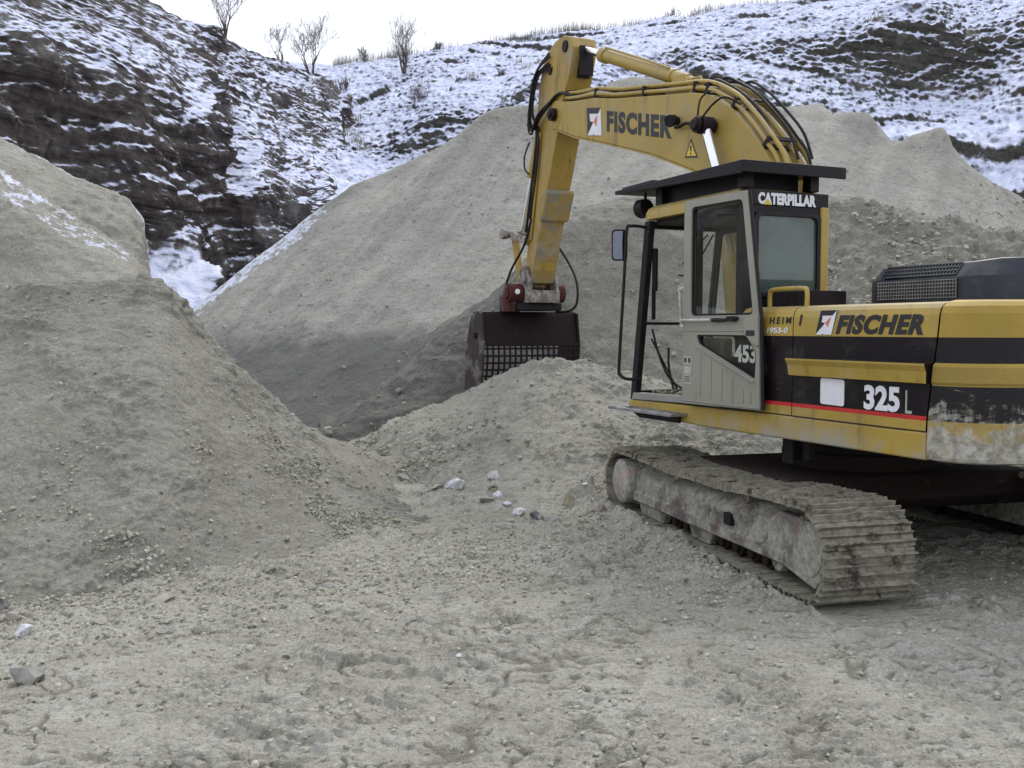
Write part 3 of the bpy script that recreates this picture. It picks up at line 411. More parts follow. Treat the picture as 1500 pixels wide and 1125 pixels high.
HILL = [
    [(-27.15,108.0,28.08),(-22.75,108.0,27.5),(-19.08,108.0,27.5),(-16.88,108.0,27.94),(-13.94,108.0,28.22),(-11.0,108.0,28.77),(-8.07,108.0,29.31),(-5.13,108.0,29.74),(-2.2,108.0,30.15),(0.73,108.0,30.53),(5.86,108.0,31.11),(12.45,108.0,31.83),(18.3,108.0,32.55),(24.87,108.0,33.84),(31.45,108.0,34.35),(37.28,108.0,35.14),(43.1,108.0,36.53),(48.91,108.0,37.86),(54.72,108.0,39.0),(63.42,108.0,40.43),(76.46,108.0,42.57)],
    [(-24.35,97.0,27.37),(-20.41,97.0,26.85),(-17.12,97.0,26.85),(-15.14,97.0,27.24),(-12.51,97.0,27.5),(-9.87,97.0,27.98),(-7.24,97.0,28.47),(-4.6,97.0,28.86),(-1.97,97.0,29.22),(0.66,97.0,29.57),(5.26,97.0,30.08),(11.17,97.0,30.73),(16.42,97.0,31.38),(22.31,97.0,32.53),(28.21,97.0,32.99),(33.45,97.0,33.69),(38.67,97.0,34.94),(43.88,97.0,36.13),(49.09,97.0,37.16),(56.9,97.0,38.44),(68.59,97.0,40.35)],
    [(-23.1,92.0,26.31),(-19.36,92.0,25.82),(-16.23,92.0,25.82),(-14.36,92.0,26.18),(-11.86,92.0,26.43),(-9.36,92.0,26.89),(-6.86,92.0,27.35),(-4.37,92.0,27.72),(-1.87,92.0,28.07),(0.62,92.0,28.39),(4.99,92.0,28.88),(10.59,92.0,29.49),(15.57,92.0,30.11),(21.16,92.0,31.21),(26.75,92.0,31.63),(31.72,92.0,32.3),(36.67,92.0,33.49),(41.61,92.0,34.62),(46.55,92.0,35.59),(53.96,92.0,36.8),(65.05,92.0,38.62)],
    [(-20.61,82.0,21.78),(-17.27,82.0,21.33),(-14.49,82.0,21.2),(-12.82,82.0,21.38),(-10.59,82.0,21.58),(-8.35,82.0,22.22),(-6.12,82.0,22.95),(-3.9,82.0,23.32),(-1.67,82.0,23.56),(0.56,82.0,23.94),(4.45,82.0,24.59),(9.45,82.0,25.35),(13.89,82.0,26.13),(18.87,82.0,26.99),(23.87,82.0,27.21),(28.29,82.0,27.86),(32.71,82.0,28.85),(37.14,82.0,29.1),(41.54,82.0,30.04),(48.16,82.0,30.91),(58.08,82.0,32.21)],
    [(-18.63,74.0,18.15),(-15.61,74.0,17.73),(-13.09,74.0,17.48),(-11.58,74.0,17.51),(-9.57,74.0,17.68),(-7.55,74.0,18.47),(-5.53,74.0,19.43),(-3.52,74.0,19.8),(-1.51,74.0,19.96),(0.5,74.0,20.38),(4.02,74.0,21.18),(8.53,74.0,22.07),(12.54,74.0,23.0),(17.04,74.0,23.65),(21.55,74.0,23.7),(25.55,74.0,24.34),(29.54,74.0,25.18),(33.56,74.0,24.67),(37.54,74.0,25.59),(43.53,74.0,26.17),(52.5,74.0,27.04)],
    [(-16.63,66.0,15.1),(-13.94,66.0,14.72),(-11.69,66.0,14.39),(-10.34,66.0,14.3),(-8.54,66.0,14.44),(-6.74,66.0,15.33),(-4.94,66.0,16.43),(-3.14,66.0,16.79),(-1.35,66.0,16.88),(0.45,66.0,17.32),(3.59,66.0,18.2),(7.61,66.0,19.17),(11.19,66.0,20.19),(15.21,66.0,20.67),(19.24,66.0,20.58),(22.8,66.0,21.2),(26.37,66.0,21.9),(29.97,66.0,20.85),(33.52,66.0,21.72),(38.87,66.0,22.08),(46.89,66.0,22.6)],
    [(-16.13,64.0,14.28),(-13.52,64.0,13.92),(-11.34,64.0,13.63),(-10.04,64.0,13.16),(-8.29,64.0,12.9),(-6.55,64.0,13.33),(-4.8,64.0,14.06),(-3.05,64.0,14.88),(-1.31,64.0,15.65),(0.44,64.0,16.43),(3.48,64.0,17.28),(7.39,64.0,18.05),(10.86,64.0,18.65),(14.76,64.0,18.91),(18.68,64.0,18.4),(22.16,64.0,18.05),(25.65,64.0,17.63),(29.12,64.0,17.93),(32.55,64.0,19.63),(37.75,64.0,19.89),(45.54,64.0,20.27)],
    [(-14.65,58.0,11.35),(-12.27,58.0,11.14),(-10.29,58.0,10.96),(-9.11,58.0,10.68),(-7.53,58.0,10.53),(-5.94,58.0,10.79),(-4.35,58.0,11.22),(-2.77,58.0,11.7),(-1.19,58.0,12.16),(0.4,58.0,12.62),(3.16,58.0,13.13),(6.71,58.0,13.58),(9.87,58.0,13.94),(13.42,58.0,14.09),(16.98,58.0,13.78),(20.14,58.0,13.58),(23.31,58.0,13.33),(26.46,58.0,13.51),(29.59,58.0,14.52),(34.33,58.0,14.67),(41.42,58.0,14.9)],
    [(-12.92,51.0,7.3),(-10.82,51.0,7.3),(-9.08,51.0,7.3),(-8.03,51.0,7.3),(-6.63,51.0,7.3),(-5.24,51.0,7.3),(-3.84,51.0,7.3),(-2.44,51.0,7.3),(-1.05,51.0,7.3),(0.35,51.0,7.3),(2.79,51.0,7.3),(5.94,51.0,7.3),(8.73,51.0,7.3),(11.87,51.0,7.3),(15.01,51.0,7.3),(17.81,51.0,7.3),(20.6,51.0,7.3),(23.39,51.0,7.3),(26.19,51.0,7.3),(30.38,51.0,7.3),(36.66,51.0,7.3)],
    [(-11.2,44.0,2.97),(-9.38,44.0,2.97),(-7.87,44.0,2.97),(-6.96,44.0,2.97),(-5.75,44.0,2.97),(-4.54,44.0,2.97),(-3.33,44.0,2.97),(-2.12,44.0,2.97),(-0.91,44.0,2.97),(0.3,44.0,2.97),(2.42,44.0,2.97),(5.14,44.0,2.97),(7.57,44.0,2.97),(10.29,44.0,2.97),(13.01,44.0,2.97),(15.43,44.0,2.97),(17.85,44.0,2.97),(20.28,44.0,2.97),(22.7,44.0,2.97),(26.33,44.0,2.97),(31.77,44.0,2.97)]]
# ------------------------------------------------------------------ terrain materials
M_GROUND = soil('trodden_sand', (0.392, 0.375, 0.323), (0.48, 0.463, 0.411), (0.328, 0.310, 0.248), fine=1.0, crevice_shade=0.62, bump=1.0, spk=22.0)
M_HEAP_A = soil('heap_sand', (0.280, 0.268, 0.231), (0.332, 0.320, 0.279), (0.242, 0.230, 0.192), fine=1.0, snow=True, crevice_shade=0.45, bump=1.0)
M_BANK = soil('bank_sand', (0.345, 0.333, 0.29), (0.40, 0.388, 0.342), (0.30, 0.288, 0.24), fine=1.0, snow=True, crevice_shade=0.45, bump=1.0)
M_HEAP_B = soil('pale_sand', (0.42, 0.407, 0.366), (0.48, 0.467, 0.42), (0.37, 0.357, 0.31), fine=0.6, snow=True, wet=True, streak=(1.1, 0.12, 1), bump=1.0, spk=5.5, depth=1.6)
M_HEAP_C = soil('bench_sand', (0.315, 0.300, 0.258), (0.375, 0.36, 0.315), (0.262, 0.248, 0.207), fine=0.7, wet=True, bump=1.0, spk=6.5, depth=1.5)
M_HEAP_E = soil('loose_sand', (0.352, 0.337, 0.29), (0.41, 0.395, 0.346), (0.292, 0.277, 0.228), fine=0.9, crevice_shade=0.5, bump=1.0, spk=12.0)
M_CLIFF = rock_snow('cliff_rock', (0.020, 0.015, 0.016), (0.095, 0.081, 0.077), (0.19, 0.18, 0.165), 0.42, 0.74, 0.85, 3.6, stretch=(0.42, 0.8, 1.5), rot=(0, R(34), 0))
M_HILL = rock_snow('hill_snow', (0.03, 0.028, 0.027), (0.09, 0.085, 0.075), (0.15, 0.14, 0.12), 0.37, 0.76, 1.0, 3.6, stretch=(0.5, 0.9, 1))

terrain = []          # (object, vertex array, normal array) for scattering

def heap(name, rows, nu, nv, mat, vw, disp, attrs=None, flow=False, linear=False):
    G, uq, vq = loft(rows, nu, nv, vw, linear)
    N = grid_normals(G)
    P = G.reshape(-1, 3)
    n = N.reshape(-1, 3)
    d, extra = disp(P, n)
    P = P + n * d[:, None]
    a = {}
    if attrs:
        a = attrs(P, n)
    a.update(extra)
    o = mesh_from_arrays(name, P, grid_faces(nv, nu), mat, a)
    if flow:
        uv = np.zeros((nv, nu, 3), dtype=np.float32)
        uv[:, :, 0] = uq[None, :]
        uv[:, :, 1] = vq[:, None]
        at = o.data.attributes.new('flow', 'FLOAT_VECTOR', 'POINT')
        at.data.foreach_set('vector', uv.ravel())
    structure(o)
    N2 = grid_normals(P.reshape(nv, nu, 3)).reshape(-1, 3)
    terrain.append((o, P, N2))
    return o

def clods(P, s, cut=0.15):
    """rounded lumps: how far a rounded clod stands out of the surface"""
    n = perlin(P * s)
    return np.clip(n - cut, 0, 1) ** 0.7

def crust(P, s):
    """broken plates of sand: flat tops with short steps between them"""
    a = fbm(P * s + 50, 4)
    b = fbm(P * s * 2.1 + 80, 3)
    edge = np.maximum(np.exp(-((a - 0.045) / 0.045) ** 2), 0.8 * np.exp(-((b - 0.08) / 0.06) ** 2))
    return smooth01(a, 0.02, 0.10) + 0.6 * smooth01(b, 0.05, 0.13) + 0.8 * smooth01(a, 0.38, 0.44), edge

def sandy(big, mid, lump, lo=1.0):
    def f(P, n):
        mask = smooth01(fbm(P * 0.8 + 5, 3), -0.15, 0.45)
        d = big * fbm(P * 0.45, 3) + mid * fbm(P * 1.9 + 3, 4)
        d += lump * (0.25 + mask) * (clods(P + 9, 6.5 * lo) * 1.3 + clods(P, 15 * lo) * 0.8)
        d += lump * 0.25 * fbm(P * 9 * lo, 3)
        c, e = crust(P * [1, 1, 1.6], 3.4)
        d += lump * 0.35 * c * (.2 + mask)
        return d, {'crevice_shade': e * smooth01(fbm(P * .7 + 60, 3), .0, .6)}  # crust step edges coloured darker to stand for their shade
    return f

# ---- ground: one sheet, fine near the camera, out to the horizon
TRK_H = R(15.5)
EXC = Vector((3.219, 9.879, 0.0))
_tf = np.array([-math.sin(TRK_H), math.cos(TRK_H)])
_tl = np.array([-math.cos(TRK_H), -math.sin(TRK_H)])

def make_ground():
    inner = np.linspace(-36, 36, 760)
    left = -36 - np.cumsum(np.linspace(0.3, 6.2, 44))
    left = left[left > -180]
    ang = np.concatenate([[-180], left[::-1], inner, -left, [180]])
    rad = np.concatenate([np.linspace(0.4, 3.0, 14), np.geomspace(3.05, 19, 820), np.geomspace(19.5, 900, 60)])
    A, D = np.meshgrid(np.radians(ang), rad)
    P = np.stack([np.sin(A) * D, np.cos(A) * D, np.zeros_like(A)], axis=-1).reshape(-1, 3)
    near = 1 - smooth01(D.ravel(), 25, 60)
    mask = smooth01(fbm(P * 0.55 + 31, 4), -0.1, 0.5)
    z = 0.05 * fbm(P * 0.35 + 2, 3) + 0.022 * fbm(P * 1.5 + 8, 3)
    z += (0.005 + 0.014 * mask) * (clods(P * [1, 1, 1] + 4, 5.0) + 0.8 * clods(P + 1, 12.0) + 0.5 * clods(P + 2, 26.0))
    z += 0.006 * fbm(P * 14, 3)
    c1, e1 = crust(P * [0.75, 1.15, 1], 2.6)
    c2, e2 = crust(P * [0.6, 1.3, 1] + 5, 6.5)
    patch = smooth01(fbm(P + 70, 3), -.1, .35)
    worn = smooth01(fbm(P * 2.4 + 20, 4), -.15, .45)
    c3, e3 = crust(P * [0.7, 1.3, 1] + 15, 13.0)
    z += (0.010 + 0.016 * mask) * c1 + 0.012 * patch * c2 + (0.001 + 0.006 * worn) * c3
    warp = np.stack([0.25 * fbm(P * 2.0 + 90, 3), 0.12 * fbm(P * 2.0 + 120, 3), np.zeros(len(P))], 1)
    k1 = perlin((P + warp) * [1.5, 3.4, 1] + 33)
    k2 = perlin((P + warp) * [3.4, 6.5, 1] + 66)
    broken = smooth01(fbm(P * 1.3 + 44, 4), -.05, .40)
    crack = np.maximum(np.exp(-(k1 / 0.045) ** 2) * worn, np.exp(-(k2 / 0.07) ** 2) * broken)
    z -= 0.020 * crack
    crevice_shade = np.clip(crack + .35 * e1 ** 2 * worn * mask, 0, 1) * near  # painted shade along cracks and crust edges
    # scraped crusts where lugs have pressed the sand
    for (cx, cy, a, l, w, s, amp) in ((0.75, 6.85, 80, 1.3, 0.40, 62, .022), (1.5, 6.1, 74, 1.5, 0.36, 66, .020), (-0.5, 7.4, 88, 1.0, 0.4, 62, .018),
                                      (0.1, 5.2, 76, 1.2, 0.38, 64, .020), (2.3, 4.9, 80, 1.4, 0.4, 64, .022), (-1.6, 5.6, 95, 1.1, 0.4, 62, .016),
                                      (0.5, 8.6, 85, 1.1, 0.4, 60, .018), (1.2, 4.1, 70, 1.2, 0.35, 66, .018), (-0.9, 4.6, 84, 1.0, 0.36, 64, .018)):
        ca, sa = math.cos(R(a)), math.sin(R(a))
        x, y = P[:, 0] - cx, P[:, 1] - cy
        u, v = x * ca + y * sa, -x * sa + y * ca
        k = np.clip(1 - (u / l) ** 2, 0, 1) * smooth01(np.clip(1 - (v / w) ** 2, 0, 1), 0, .35)
        wob = fbm(P * 2.2 + cx, 3)
        rib = np.sin(u * s + wob * 3.0)
        z += 0.6 * amp * k * smooth01(wob, -.15, .25) * np.sign(rib) * np.abs(rib) ** .6
        z -= 0.006 * k
    # dirt shouldered up beside and ahead of the near track
    q = P[:, :2] - np.array(EXC[:2])
    tu, tv = q @ _tf, q @ _tl
    lumpy = 0.6 + 0.9 * np.clip(fbm(P * 3.3 + 6, 3), -0.5, 1)
    side = np.where(tv < 1.92, 1.0, np.exp(-((tv - 1.92) / 0.26) ** 2)) * smooth01(tv, 1.78, 1.86) * smooth01(tu, -2.6, -1.0) * (1 - smooth01(tu, 1.9, 2.6))
    front = np.exp(-((tu - 1.95) / 0.28) ** 2) * smooth01(tv, 0.6, 1.1) * (1 - smooth01(tv, 2.0, 2.5))
    z += (0.125 * side + 0.17 * front) * lumpy
    under = smooth01(tv, 0.85, 1.05) * (1 - smooth01(tv, 1.78, 1.86)) * smooth01(tu, -3.1, -2.9) * (1 - smooth01(tu, 1.6, 1.8))
    z = z * (1 - under) - 0.015 * under
    P[:, 2] = z * near
    nv, nu = len(rad), len(ang)
    o = structure(mesh_from_arrays('ground', P, grid_faces(nv, nu), M_GROUND, {'crevice_shade': crevice_shade}))
    N = grid_normals(P.reshape(nv, nu, 3)).reshape(-1, 3)
    terrain.append((o, P, N))
    return o
ground = make_ground()

# ---- heaps
heap_a = heap('sand_heap', HEAP_A, 520, 420, M_HEAP_A, [1.2, 1.2, 1.2, 1.2, 1.2, 1.5, .8, .25, .15], sandy(0.10, 0.035, 0.035),
              lambda P, n: {'snow': np.full(len(P), -1.0)})

def upper_attrs(P, n):
    G = P.reshape(170, 360, 3)
    t = np.linspace(0, 1, 170)[:, None] * np.ones((1, 360))
    return {'snow': SNOW_BAND(t).ravel() - 0.35 * smooth01(G[:, :, 0], -5.0, -4.3).ravel()}
_vw = [.5, 1.2, 1.2, 1.2, 1.2, .8, .3]
def SNOW_BAND(t):
    A = np.array(HEAP_A_UPPER)
    seg = np.linalg.norm(np.diff(A, axis=0), axis=2).mean(1) * np.array(_vw)
    c = np.concatenate([[0], np.cumsum(seg)]) / seg.sum()
    a, b, e = c[2], c[3], c[5]
    return 0.47 * smooth01(t, a - .01, a + .05) * (1 - smooth01(t, b - .03, b + .02)) + 0.50 * smooth01(t, e - .03, e + .01)
heap_au = heap('sand_bank', HEAP_A_UPPER, 360, 170, M_BANK, _vw, sandy(0.07, 0.05, 0.03), upper_attrs, linear=True)

def pale_disp(P, n):
    d = 0.07 * fbm(P * 0.3 + 11, 2) + 0.035 * fbm(P * 1.2, 4) + 0.05 * clods(P, 2.6, .55) + 0.025 * clods(P + 4, 6.0, .35) + 0.012 * fbm(P * 5, 3)
    return d, {}
def pale_attrs(P, n):
    nv, nu = 260, 620
    A = np.array(HEAP_B)[6]
    G = P.reshape(nv, nu, 3)
    x = G[:, :, 0]
    z = G[:, :, 2]
    y = G[:, :, 1]
    px = x / y                                        # bearing of each point as seen from the pit entrance
    crest = G[np.argmax(z, axis=0), np.arange(nu)]
    tt = z / (crest[None, :, 2] + 1e-6)
    s = smooth01(tt, 0.50, 0.95) * (1 - smooth01(x, -6.0, -3.4)) * 0.74
    wet = 0.75 * (1 - smooth01(z, 1.2, 3.0)) * smooth01(x, -9.5, -7.0) * (1 - smooth01(x, 1.0, 3.5))
    return {'snow': (s - 0.1).ravel(), 'wet': wet.ravel()}
heap_b = heap('pale_sand_heap', HEAP_B, 620, 260, M_HEAP_B, [1, 1, 1, 1, 1, 1.3, 1, .5, .2, .2], pale_disp, pale_attrs, flow=True)

def bench_disp(P, n):
    mask = smooth01(P[:, 0], 3.5, 6.5)
    d = 0.14 * fbm(P * 0.6 + 3, 4) + 0.05 * fbm(P * 2.2, 3) + (0.012 + 0.10 * mask) * clods(P, 4.0, 0.05) + (.015 + .03 * mask) * crust(P, 1.6)[0] + (0.008 + 0.05 * mask) * clods(P + 7, 9.0, 0.05)
    return d, {}
def bench_attrs(P, n):
    x, z = P[:, 0], P[:, 2]
    wet = 0.50 * (1 - smooth01(x, 0.3, 2.2)) * (1 - smooth01(z, 2.6, 4.2)) + 0.15
    return {'wet': wet}
heap_c = heap('sand_bench', HEAP_C, 520, 220, M_HEAP_C, [1, 1, 1, 1, 1, 1.2, 1, .5, .3], bench_disp, bench_attrs)
heap_e = heap('loose_heap_and_shade_bank', HEAP_E, 420, 260, M_HEAP_E, [1.1, 1.1, 1.1, 1.1, 1.1, 1.4, 1, .5, .2], sandy(0.07, 0.045, 0.05))  # real heap; its unseen right end is added to keep light from under the machine

# ---- rock cliff on the left and the snowy hillside behind
def deeper(rows):
    last = [(p[0], p[1] - 0.4, -0.6) for p in rows[-1]]
    return rows + [last]

def blocks(x, k):
    y = x * k
    f = np.floor(y)
    return (f + smooth01(y - f, 0.30, 0.70)) / k

def cliff_disp(P, n):
    steep = 1 - smooth01(n[:, 2], 0.45, 0.75)
    b = P[:, 2] + BED[0] * P[:, 0] + BED[1] * P[:, 1] + 0.5 * fbm(P * 0.12, 3)
    B1 = np.stack([b * 0.9, P[:, 0] * 0.06, P[:, 1] * 0.06], 1)
    B2 = np.stack([b * 3.2, P[:, 0] * 0.15, P[:, 1] * 0.15], 1)
    bed = 0.34 * fbm(B1, 3) + 0.11 * blocks(fbm(B2 + 7, 3), 2.5)
    butt = blocks(fbm(P * [0.26, 0.26, 0.10] + 3, 3), 3.0)
    d = steep * (bed + 0.8 * butt + 0.22 * blocks(fbm(P * [0.75, 0.75, 0.5] + 8, 3), 3.0) + 0.07 * fbm(P * 1.8, 4, ridge=True))
    d += (1 - steep) * (0.35 * fbm(P * 0.22, 3) + 0.16 * blocks(fbm(np.stack([b * .5, P[:, 0] * .14, P[:, 1] * .14], 1), 3), 2.5) + 0.09 * fbm(P * 1.6, 4) + 0.08 * fbm(np.stack([b * 2.2, P[:, 0] * .3, P[:, 1] * .3], 1), 3))
    return d, {'bare': 0.16 * (1 - smooth01(P[:, 0], -21, -15)) + 0.10 * steep}
cliff = heap('cliff', deeper(CLIFF), 620, 460, M_CLIFF, [1, 1, 1, 1, .5, .2], cliff_disp)

def hill_disp(P, n):
    steep = 1 - smooth01(n[:, 2], 0.4, 0.8)
    Q = P * [0.10, 0.10, 0.6]
    d = 0.5 * fbm(P * 0.06 + 2, 3) + 0.24 * fbm(Q + 4, 4) + 0.12 * fbm(P * 1.1, 4) + 0.15 * fbm(P * 3.0, 2) + steep * 0.5 * fbm(P * [0.3, 0.3, 1.1], 4, ridge=True)
    scr = smooth01(P[:, 0], 16, 24) * np.exp(-((P[:, 2] - 22) / 5.0) ** 2)
    lt = np.mod(fbm(P * [0.035, 0.035, 0.03] + 12, 3) * 3 + P[:, 2] * 0.16, 1.0)
    d += 0.55 * smooth01(lt, 0.0, 0.10) * (1 - lt) * smooth01(fbm(P * 0.05 + 60, 2), -.15, .35)
    d += scr * 0.45 * fbm(P * [.4, .4, .8] + 9, 4, ridge=True)
    return d, {}
hill = heap('hillside', deeper(HILL), 780, 420, M_HILL, [.3, .6, 1, 1, 1, 1.4, 1, .5, .3, .1], hill_disp)
# ------------------------------------------------------------------ machine materials
DUST = (0.30, 0.285, 0.24)

def paint(name, base, rough=0.45, dust=0.35, grime=0.3, low=None, chips=0.0, spec=0.4, mud=0.0, dustcol=DUST):
    m = NT(name, rough=rough, spec=spec)
    P = m.tc.outputs['Object']
    col = m.mix(m.ramp(m.noise(P, 1.7, 4, 0.6), 0.35, 0.65), base, tuple(c * 0.86 for c in base))
    streak = m.noise(m.mapped(P, (3.2, 3.2, 0.45)), 2.2, 6, 0.68)
    col = m.mix(m.math('MULTIPLY', m.ramp(streak, 0.52, 0.74), grime), col, tuple(c * 0.42 for c in base))
    dn = m.math('ADD', m.noise(P, 2.6, 8, 0.68), m.math('MULTIPLY', m.noise(P, 21, 4, 0.6), 0.25))
    up = m.ramp(m.sep(m.geo.outputs['Normal'])[2], 0.2, 0.9, 0.0, 0.16)
    f = m.ramp(m.math('ADD', dn, up), 0.60, 0.86)
    f = m.math('MULTIPLY', f, dust)
    if low:
        z = m.sep(P)[2]
        f = m.math('ADD', f, m.math('MULTIPLY', m.ramp(z, low[0], low[1], 1.0, 0.0), m.ramp(dn, 0.48, 0.70)), clamp=True)
    col = m.mix(f, col, dustcol)
    if mud:
        k = m.ramp(m.math('ADD', m.noise(P, 3.7, 7, 0.7), mud - 0.5), 0.48, 0.58)
        col = m.mix(k, col, (0.205, 0.19, 0.145))
    if chips:
        c = m.ramp(m.noise(m.mapped(P, (1.4, 1.4, 5.0)), 9, 6, 0.75), 0.71 - chips, 0.76 - chips)
        col = m.mix(c, col, (0.42, 0.42, 0.40))
    m.rough(m.math('ADD', m.math('MULTIPLY', f, 0.45), rough, clamp=True))
    m.bump(m.noise(P, 30, 3, 0.6), 0.08, 0.01)
    return m.color(col)

def scraped(name, base, level):
    """paint on the tail: scoured by stones, with dried lime slurry smeared along it"""
    m = NT(name, rough=0.6, spec=0.3)
    P = m.tc.outputs['Object']
    col = m.mix(m.ramp(m.noise(P, 2.0, 4, 0.6), 0.35, 0.65), base, tuple(c * 0.8 for c in base))
    a = m.noise(m.mapped(P, (1.2, 1.2, 3.4)), 3.0, 9, 0.74, 0.6)
    b = m.noise(m.mapped(P, (2.5, 2.5, 0.8)), 5.0, 8, 0.72)
    z = m.sep(P)[2]
    g = m.ramp(z, 1.05, 1.75, 0.17, -0.10)
    f = m.ramp(m.math('ADD', m.math('ADD', m.math('MULTIPLY', a, 0.6), m.math('MULTIPLY', b, 0.4)), m.math('ADD', g, level)), 0.50, 0.62)
    lime = m.mix(m.ramp(m.noise(P, 11, 6, 0.7), 0.35, 0.65), (0.20, 0.18, 0.125), (0.43, 0.42, 0.38))
    col = m.mix(f, col, lime)
    m.rough(m.math('ADD', m.math('MULTIPLY', f, 0.35), 0.55, clamp=True))
    m.bump(m.math('ADD', m.math('MULTIPLY', a, 0.6), m.noise(P, 40, 4, 0.7)), 0.35, 0.012)
    return m.color(col)

def plain(name, c, rough=0.5, metal=0.0, spec=0.5, var=0.25):
    m = NT(name, rough=rough, metal=metal, spec=spec)
    P = m.tc.outputs['Object']
    n = m.noise(P, 6.0, 6, 0.65)
    col = m.mix(m.ramp(n, 0.35, 0.65), tuple(x * (1 - var) for x in c), tuple(min(x * (1 + var), 1) for x in c))
    m.rough(m.ramp(n, 0.2, 0.8, max(rough - 0.12, 0.05), min(rough + 0.15, 1)))
    return m.color(col)

def muddy_steel(name, steel, mudc, level, scale=4.0):
    m = NT(name, rough=0.85, spec=0.25)
    P = m.geo.outputs['Position']
    rust = m.mix(m.ramp(m.noise(P, 5, 6, 0.7), 0.42, 0.62), steel, (steel[0] * 1.5, steel[1] * 1.05, steel[2] * 0.9))
    k = m.ramp(m.math('ADD', m.noise(P, scale, 8, 0.7), level), 0.46, 0.60)
    mu = m.mix(m.ramp(m.noise(P, 17, 5, 0.7), 0.34, 0.66), tuple(c * 0.66 for c in mudc), tuple(c * 1.2 for c in mudc))
    col = m.mix(k, rust, mu)
    m.bump(m.math('ADD', m.noise(P, 22, 6, 0.7), m.math('MULTIPLY', k, 0.8)), 0.6, 0.02)
    return m.color(col)

def glass(name, tint, clear, gloss=0.10, sheen=0.025):
    m = NT(name, rough=0.05)
    tr = m.n.new('ShaderNodeBsdfTransparent')
    tr.inputs[0].default_value = (*clear, 1)
    gl = m.n.new('ShaderNodeBsdfGlossy')
    gl.inputs['Roughness'].default_value = 0.04
    df = m.n.new('ShaderNodeBsdfDiffuse')
    df.inputs[0].default_value = (*tint, 1)
    lw = m.n.new('ShaderNodeLayerWeight')
    fac = m.math('ADD', m.math('MULTIPLY', m.math('POWER', lw.outputs['Facing'], 4.0), 0.5), sheen)
    P = m.tc.outputs['Object']
    film = m.ramp(m.noise(P, 1.6, 6, 0.6), 0.3, 0.7, gloss * 0.5, gloss * 1.5)
    a = m.n.new('ShaderNodeMixShader')
    m.link(film, a.inputs[0]); m.link(tr.outputs[0], a.inputs[1]); m.link(df.outputs[0], a.inputs[2])
    b = m.n.new('ShaderNodeMixShader')
    m.link(fac, b.inputs[0]); m.link(a.outputs[0], b.inputs[1]); m.link(gl.outputs[0], b.inputs[2])
    m.link(b.outputs[0], m.n['Material Output'].inputs['Surface'])
    return m.mat

